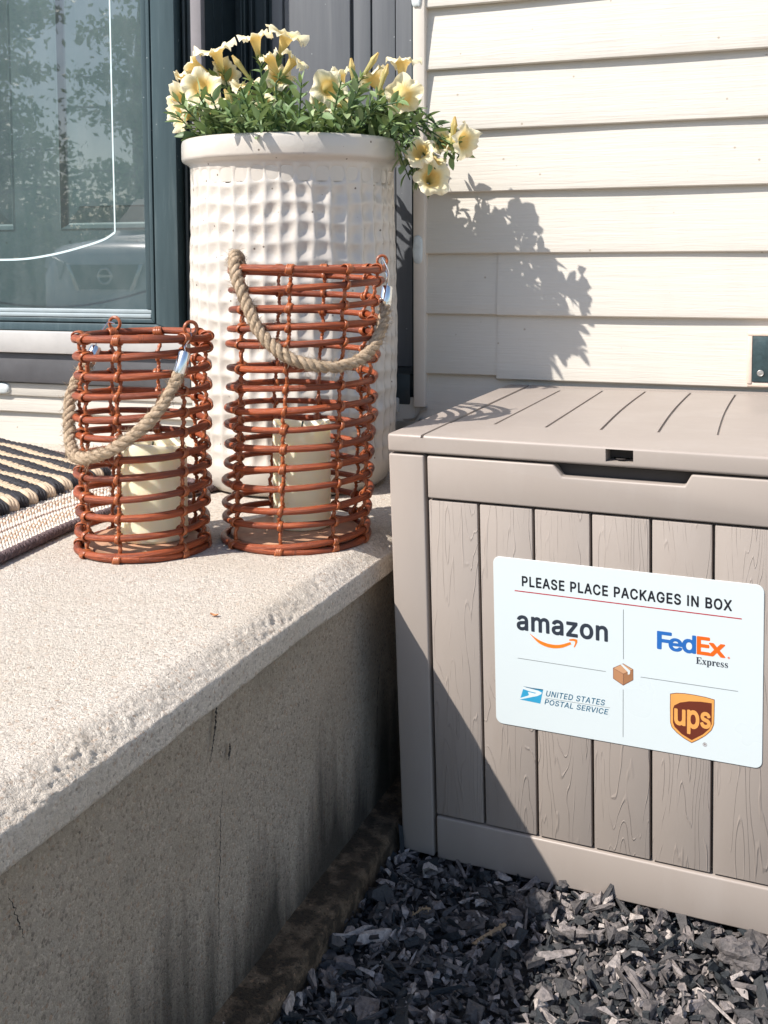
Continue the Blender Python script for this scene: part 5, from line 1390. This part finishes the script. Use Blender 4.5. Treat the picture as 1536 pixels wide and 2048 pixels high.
gl_ = [((.178, -.600), (.1805, -.012)), ((.2352, -.463), (.2415, -.072)), ((.3012, -.472), (.3062, -.058)), ((.3685, -.472), (.3712, -.050)), ((.4362, -.475), (.4390, -.049)), ((.504, -.477), (.5050, -.054)), ((.5720, -.48), (.5722, -.054)), ((.640, -.612), (.642, -.012))]
for i, (a, b) in enumerate(gl_):
    wd = .0018 if i not in (0,) else .0019
    n_ = 8; pts = []
    for t in np.linspace(0, 1, n_):
        x = a[0] + (b[0] - a[0]) * t - .0035 * math.sin(math.pi * t) * (1 if 2 < i < 7 else 0); y = a[1] + (b[1] - a[1]) * t
        pts.append((x, y))
    poly = [(x - wd, y, .5) for x, y in pts] + [(x + wd, y, .5) for x, y in pts[::-1]]
    poly = [(x, y, zt(x) - .0035) for x, y, _ in poly]
    cut.append(tmp(prism(poly, (0, 0, .02))))
# shallow sunk field behind the front border
cut.append(tmp(prism([(x, y, zt(x) - .0009) for x, y in ((.1800, -.4745), (.640, -.4785), (.642, -.043), (.1805, -.043))], (0, 0, .02))))
for o in cut:
    md = lid.modifiers.new("b", 'BOOLEAN'); md.object = o; md.operation = 'DIFFERENCE'; md.solver = 'EXACT'
bpy.context.view_layer.update()
dg = bpy.context.evaluated_depsgraph_get()
me = bpy.data.meshes.new_from_object(lid.evaluated_get(dg))
Vl = np.array([v.co[:] for v in me.vertices]); Fl = [tuple(p.vertices) for p in me.polygons]
for o in cut + [lid]: bpy.data.objects.remove(o)
g = MB(); g.add(Vl, Fl); lid = g.build("lid", M_BOX, bx, sharp=35)
g = MB(); V, F = lathe([(.0001, 0), (.0035, 0), (.0035, .0006), (.0001, .0006)], 16); V[:, 0] *= 1.6; g.add(V + W(.195, .0960, .006), F); g.build("hasp_slot", M_VOID, lid)
g = MB(); g.add(*prism([W(u, v, .0185) for u, v in rect(.1774, .2126, .0945, .1105)], tuple(HZ * .03))); g.build("latch_shade_block", M_VOID, lid)  # dark block added to paint the shade inside the latch hole
g = MB(); g.add(*wprism(rect(UL + .02, UR - .02, .0842, .0868), .008, .02, 0)); g.build("seam", M_VOID, bx)

# ------------------------------------------------------------------ sign
SG = O2 + X2 * (.0204 * S) + Z3 * (-.0495 * S)   # fitted top-left corner
GL_ = GLYPHS
sign = thing("delivery_sign", "white rectangular package delivery sign with four carrier logos on the box", "sign", tuple(SG))
def Sg(x, y, h=0.0):    # millimetres from the top-left corner
    return SG + X2 * (x / 1000) + Z3 * (y / 1000) + NB * (h / 1000 - .0010)
def poly_curve(polys, off=0.0):
    """filled 2-D outlines (mm) -> triangles"""
    cu = bpy.data.curves.new("c", 'CURVE'); cu.dimensions = '2D'; cu.fill_mode = 'BOTH'; cu.offset = off
    for p in polys:
        s_ = cu.splines.new('POLY'); s_.points.add(len(p) - 1)
        s_.points.foreach_set("co", np.array([(x, y, 0, 1) for x, y in p], np.float32).ravel()); s_.use_cyclic_u = True
    o = bpy.data.objects.new("c", cu); COL.objects.link(o)
    bpy.context.view_layer.update()
    me = bpy.data.meshes.new_from_object(o.evaluated_get(bpy.context.evaluated_depsgraph_get()))
    V = np.array([v.co[:2] for v in me.vertices]).reshape(-1, 2); F = [tuple(p.vertices) for p in me.polygons]
    bpy.data.objects.remove(o)
    return V, F
def put(name, polys, mat, h=.3, off=0.0, parent=None):
    V, F = poly_curve(polys, off)
    g = MB(); g.add([Sg(x, y, h) for x, y in V], F)
    return g.build(name, mat, parent or board, smooth=False)
def text(s, x0, x1, ybase, cap, style='head', shear=0.0, track=0.0, xh=None):
    """outlines of s fitted between x0 and x1 (mm) with the given cap or x height"""
    gk = GL_[style]
    out, x = [], 0.0
    for ch in s:
        if ch == ' ': x += 230 + track; continue
        for p in gk[ch][1:]:
            out.append([(p[i] + x, p[i + 1]) for i in range(0, len(p), 2)])
        x += gk[ch][0] + track
    a = min(q_[0] for p in out for q_ in p); b = max(q_[0] for p in out for q_ in p)
    ref = gk[xh or s[0]]
    hi = max(v_ for p in ref[1:] for v_ in p[1::2]); lo = min(v_ for p in ref[1:] for v_ in p[1::2])
    sx, sy = (x1 - x0) / (b - a), cap / (hi - lo)
    return [[(x0 + (q_[0] - a) * sx + shear * (q_[1] - lo) * sy, ybase + (q_[1] - lo) * sy) for q_ in p] for p in out]
# board with rounded corners
def rrect(x0, y0, x1, y1, r_, n=7):
    o_ = []
    for cx, cy, a0 in ((x1 - r_, y1 - r_, 0), (x0 + r_, y1 - r_, 90), (x0 + r_, y0 + r_, 180), (x1 - r_, y0 + r_, 270)):
        for t in np.linspace(0, 90, n): o_.append((cx + r_ * math.cos(R(a0 + t)), cy + r_ * math.sin(R(a0 + t))))
    return o_
g = MB(); g.add(*prism([Sg(x, y, -.2) for x, y in rrect(0, -202.2, 297.8, 0, 8)], tuple(NB * .0011), .0003, 1))
board = g.build("board", M_SIGN, sign)
H0 = 1.05
put("heading_lettering", text("PLEASE PLACE PACKAGES IN BOX", 34.3, 265.6, -31.9, 12.2, track=26), K_BLACK, H0)
def line(name, a, b, wd, mat):
    a, b = np.array(a), np.array(b); d = (b - a) / np.linalg.norm(b - a); n_ = np.array([-d[1], d[0]]) * wd / 2
    put(name, [[tuple(a + n_), tuple(b + n_), tuple(b - n_), tuple(a - n_)]], mat, H0)
line("underline", (25.6, -38.2), (275.6, -39.0), 1.15, K_RED)
line("divider_line", (150.6, -44.7), (150.4, -101.8), .5, K_GREY)
line("divider_line", (150.0, -137.2), (149.7, -192.9), .5, K_GREY)
line("divider_line", (27.9, -118.8), (130.6, -119.3), .5, K_GREY)
line("divider_line", (169.4, -119.6), (272.5, -119.5), .5, K_GREY)
put("parcel_word", text("amazon", 27.3, 133.3, -84.9, 18.4, 'word'), K_NAVY, H0)
# curved arrow under the word
up_ = spline([(42.8, -87.2), (54, -93.5), (66, -96.4), (78, -95.6), (90.5, -90.6)], 8)
lo_ = spline([(91.5, -93.2), (80, -99.0), (67, -100.8), (54, -97.4), (42.8, -87.6)], 8)
put("smile_arrow", [[tuple(p) for p in up_] + [tuple(p) for p in lo_]], K_ORANGE, H0)
put("smile_arrow", [[(89.0, -87.6), (94, -86.2), (98.2, -86.6), (98.6, -89.5), (95.4, -96.4), (94.3, -95.8), (96.0, -91.0), (95.8, -89.0), (93.5, -88.8), (89.3, -89.2)]], K_ORANGE, H0 + .02)
# courier wordmark
put("courier_word", text("F", 187.2, 203.2, -84.6, 20.6, 'heavy'), K_BLUE, H0)
put("courier_word", text("e", 199.6, 214.6, -84.8, 15.0, 'heavy'), K_BLUE, H0 + .02)
put("courier_word", text("d", 213.9, 228.9, -84.8, 20.8, 'heavy'), K_BLUE, H0)
put("courier_word", text("E", 229.5, 243.4, -84.6, 20.6, 'heavy'), K_ORED, H0)
put("courier_word", text("x", 241.8, 259.3, -84.6, 15.0, 'heavy'), K_ORED, H0 + .02)
put("service_word", text("Express", 228.8, 262.0, -95.2, 7.6, 'serif'), K_NAVY, H0)
def ringp(cx, cy, r0, r1, n=24):
    t = np.linspace(0, 2 * np.pi, n, endpoint=False)
    return [[(cx + r0 * math.cos(a), cy + r0 * math.sin(a)) for a in t], [(cx + r1 * math.cos(a), cy + r1 * math.sin(a)) for a in t]]
put("registered_mark", ringp(262.8, -83.8, 1.25, .85, 16), K_ORED, H0)
put("registered_mark", text("R", 262.25, 263.4, -84.4, 1.2, 'post'), K_ORED, H0)
# parcel icon
put("parcel_icon", [[(150.2, -107.2), (160.9, -112.2), (150.4, -118.8), (139.2, -113.8)]], K_CARD2, H0)
put("parcel_icon", [[(139.2, -114.1), (150.2, -119.1), (150.0, -132.0), (139.2, -126.0)]], K_CARD, H0)
put("parcel_icon", [[(150.6, -119.1), (160.9, -112.5), (160.9, -124.1), (150.4, -132.0)]], K_CARD3, H0)
put("parcel_icon", [[(147.2, -108.6), (149.2, -107.7), (158.0, -114.3), (157.4, -118.2), (155.4, -119.2), (155.2, -116.0)]], K_WHITE, H0 + .05)
put("parcel_outline", [[(150.2, -106.8), (161.3, -112.0), (161.3, -124.3), (150.1, -132.5), (138.8, -126.2), (138.8, -113.7)], [(150.2, -107.3), (160.9, -112.3), (160.9, -124.1), (150.1, -131.9), (139.2, -125.9), (139.2, -114.0)]], K_BROWN, H0 + .03)
for a, b in (((139.2, -114.0), (150.2, -119.0)), ((150.3, -119.0), (160.9, -112.4)), ((150.3, -119.0), (150.1, -132.0))): line("parcel_outline", a, b, .35, K_BROWN)
# postal emblem: blue slanted panel, white swoop head
put("postal_emblem", [[(34.0, -155.0), (57.7, -152.6), (54.2, -169.7), (29.8, -168.7)]], K_POST, H0)
put("postal_emblem", [[(33.2, -151.6), (40, -153.0), (52.5, -154.6), (56.3, -156.2), (55.4, -158.3), (50.5, -161.2), (40, -165.0), (30.2, -168.4), (30.0, -166.9), (38.6, -163.0), (42.2, -160.6), (50.2, -157.6), (42.0, -156.9), (33.8, -155.4)]], K_WHITE, H0 + .05)
put("postal_emblem", [[(33.4, -151.9), (44, -152.2), (57.8, -151.9), (57.5, -153.2), (46, -153.6), (38, -153.0)]], K_TEAL, H0 + .07)
put("postal_emblem", [[(39.6, -157.8), (49.0, -158.6), (41.0, -161.9)]], K_WHITE, H0 + .06)
put("postal_lettering", text("UNITED STATES", 60.7, 128.6, -159.6, 6.9, 'post', shear=.22, track=24), K_TEAL, H0)
put("postal_lettering", text("POSTAL SERVICE", 59.2, 132.2, -169.6, 6.4, 'post', shear=.22, track=18), K_TEAL, H0)
line("postal_rule", (60.3, -162.0), (135.2, -161.2), .3, K_GREY)
# shield
def shield(s_, dy=0.0, top=None):
    P = [(201.4, -133.6), (208, -131.6), (217, -130.6), (228, -130.6), (239, -131.2), (248.5, -132.6), (248.4, -150), (248.1, -161.0), (245.5, -168.0), (239, -175.5), (231.5, -181.5), (224.6, -186.2), (216.5, -182.5), (208.5, -177.3), (203.2, -172.0), (201.5, -166.5), (201.3, -150)]
    c_ = np.array([224.9, -157.0])
    return [tuple(c_ + (np.array(p) - c_) * s_ + (0, dy)) for p in P]
put("shield_emblem", [shield(1.0)], K_BROWN, H0)
put("shield_emblem", [shield(.975)], K_GOLD, H0 + .03)
put("shield_emblem", [[(204.6, -150.0), (206, -146.2), (212, -142.0), (222, -138.9), (234, -137.4), (245.6, -137.2), (245.6, -161.0), (243, -167.0), (236.5, -174.2), (224.7, -182.9), (214.0, -177.8), (206.4, -171.0), (204.5, -166.0)]], K_BROWN, H0 + .05)
put("shield_lettering", text("u", 205.8, 218.0, -168.4, 19.0, 'brown'), K_GOLD, H0 + .08)
put("shield_lettering", text("p", 219.6, 232.6, -176.4, 28.0, 'brown'), K_GOLD, H0 + .08)
put("shield_lettering", text("s", 233.6, 244.6, -167.2, 19.0, 'brown'), K_GOLD, H0 + .08)
put("registered_mark", ringp(238.6, -185.4, 2.2, 1.85), K_BROWN, H0)
put("registered_mark", text("R", 237.7, 239.6, -186.5, 2.2, 'post'), K_BROWN, H0)

# ------------------------------------------------------------------ what the glass reflects
tr_rng = np.random.default_rng(33)
g = MB()
NTR = 12
for i in range(NTR):
    x = -33 + i * 2.6 + tr_rng.uniform(-1.0, 1.0); y = -24 + tr_rng.uniform(-4, 3); hh = tr_rng.uniform(9, 13)
    tp = spline([(x, y, -.5), (x + tr_rng.normal(0, .15), y, hh * .4), (x + tr_rng.normal(0, .3), y, hh * .85)], 6)
    g.add(*tube(tp, np.linspace(.24, .05, len(tp)), 8), mat=1)
    cen, dn_ = [], []
    for b in range(46):
        t = tr_rng.uniform(.0, .97) ** 1.25; p0 = tp[int(t * (len(tp) - 1))]
        a = tr_rng.uniform(0, 6.28); ln = (1.15 - t) * 2.7 + .5
        p1 = p0 + np.array([math.cos(a) * ln, math.sin(a) * ln, tr_rng.uniform(-.3, .7)])
        if t > .08: g.add(*tube([p0, (p0 + p1) / 2 + [0, 0, .15], p1], [.05, .035, .015], 5), mat=1)
        k = 150
        cen.append(p0 + (p1 - p0) * tr_rng.uniform(.15, 1.05, (k, 1)) + tr_rng.normal(0, .30, (k, 3)) * [1, 1, .7])
    cen = np.vstack(cen); k = len(cen)
    d1 = tr_rng.normal(0, 1, (k, 3)); d1 /= np.linalg.norm(d1, axis=1)[:, None]
    d2 = np.cross(d1, tr_rng.normal(0, 1, (k, 3))); d2 /= np.linalg.norm(d2, axis=1)[:, None]
    sz = tr_rng.uniform(.07, .15, (k, 1))
    VV = np.stack([cen - d1 * sz, cen - d2 * sz * .55, cen + d1 * sz, cen + d2 * sz * .55], 1).reshape(-1, 3)
    g.add(VV, [(4 * q_, 4 * q_ + 1, 4 * q_ + 2, 4 * q_ + 3) for q_ in range(k)], np.repeat(np.clip(tr_rng.normal(.3, .2, k), 0, 1), 4))
k = 16000
cen = np.c_[tr_rng.uniform(-36, -1, k), tr_rng.uniform(-23, -20, k), tr_rng.uniform(-.4, 2.6, k) * tr_rng.uniform(.5, 1, k)]
cen[:, 2] *= .75 + .35 * fbm(cen * [.35, .35, 0], 3, 5)
d1 = tr_rng.normal(0, 1, (k, 3)); d1 /= np.linalg.norm(d1, axis=1)[:, None]
d2 = np.cross(d1, tr_rng.normal(0, 1, (k, 3))); d2 /= np.linalg.norm(d2, axis=1)[:, None]
sz = tr_rng.uniform(.08, .16, (k, 1))
VV = np.stack([cen - d1 * sz, cen - d2 * sz * .55, cen + d1 * sz, cen + d2 * sz * .55], 1).reshape(-1, 3)
g.add(VV, [(4 * q_, 4 * q_ + 1, 4 * q_ + 2, 4 * q_ + 3) for q_ in range(k)], np.repeat(np.clip(tr_rng.normal(.3, .2, k), 0, 1), 4))
M_BARK = simple("bark", (.12, .09, .07), .95, .3, 12)
tl_ = g.build("treeline", [M_LEAF, M_BARK], smooth=False, origin=(-15, -24, -.44))
tag(tl_, "leafy trees across the drive mirrored in the storm door glass", "trees", kind="stuff")

car = thing("parked_car", "pale parked car on the drive mirrored in the storm door glass", "car", (-6.7, -9.0, -.44))
hd = np.array([.05, .9987, 0]); sdv = np.array([.9987, -.05, 0])     # heading, car's left-to-right across
C0 = np.array([-6.72, -9.0, -.56])
def Cw(f, s_, z): return C0 + hd * f + sdv * s_ + UPV * z
secs = [  # f, half width, z low, z high
 (.00, .70, .36, .90), (-.03, .84, .30, 1.00), (-.14, .92, .28, 1.10), (-.35, .95, .28, 1.16), (-.9, .97, .28, 1.22), (-1.4, .97, .28, 1.28), (-2.0, .95, .28, 1.76), (-2.5, .94, .28, 1.88), (-3.9, .94, .28, 1.84), (-4.5, .92, .30, 1.55), (-4.7, .84, .36, 1.15)]
V = []
for f, hw, z0, z1 in secs:
    for t in np.linspace(0, 1, 17):
        a = (t - .5) * 2
        x = hw * np.sign(a) * min(1, abs(a) * 1.35) ; z = z1 - (z1 - z0) * max(0, (abs(a) - .62) / .38) ** 1.0 - .05 * a * a
        V.append(Cw(f, x, z))
g = MB(); g.add(V, grid_faces(len(secs), 17)); M_CAR = simple("car_paint", (.78, .80, .81), .25, .02, 2, Coat_Weight=.6)
g.add([Cw(secs[0][0] + .001, *p) for p in ((-.70, .36), (.70, .36), (.70, .88), (-.70, .88))], [(0, 1, 2, 3)])
body = g.build("body", M_CAR, car, sharp=50)
g = MB(); g.add(*prism([Cw(.02, s_, z) for s_, z in ((-.46, .90), (.46, .90), (.32, .62), (-.32, .62))], tuple(hd * .03), .005)); g.build("grille", M_VOID, car)
g = MB(); g.add(*torus(Cw(.06, 0, .77), hd, .085, .016)); g.add(*prism([Cw(.055, s_, z) for s_, z in ((-.11, .757), (.11, .757), (.11, .783), (-.11, .783))], tuple(hd * .01))); g.build("emblem", M_METAL, car)
for sg_ in (-1, 1):
    g = MB(); g.add(*prism([Cw(.03 - .22 * k_, sg_ * s_, z) for s_, z, k_ in ((.52, .93, 0), (.90, 1.03, 1), (.93, .88, 1), (.62, .72, .3))], tuple(hd * .05), .01)); g.build("headlight", M_BEAD, car)
    g = MB(); g.add(*prism([Cw(.05, sg_ * s_, z) for s_, z in ((.45, .91), (.50, .91), (.37, .61), (.32, .61))], tuple(hd * .03), .004)); g.build("grille_bar", M_METAL, car)
    for f in (-.85, -3.6):
        g = MB(); P, F = lathe([(.001, -.1), (.30, -.1), (.34, -.07), (.34, .07), (.30, .1), (.001, .1)], 32); Mr = np.stack([hd, UPV, sdv]); g.add(P @ Mr + Cw(f, sg_ * .86, .34), F); g.build("wheel", M_VOID, car)
g = MB(); g.add([Cw(-1.44, -.80, 1.31), Cw(-1.44, .80, 1.31), Cw(-2.02, .74, 1.74), Cw(-2.02, -.74, 1.74)], [(0, 1, 2, 3)]); 
V = np.concatenate(g.v) + hd * .03 + UPV * .02; g = MB(); g.add(V, [(0, 1, 2, 3)]); g.build("windscreen", M_DARK, car)
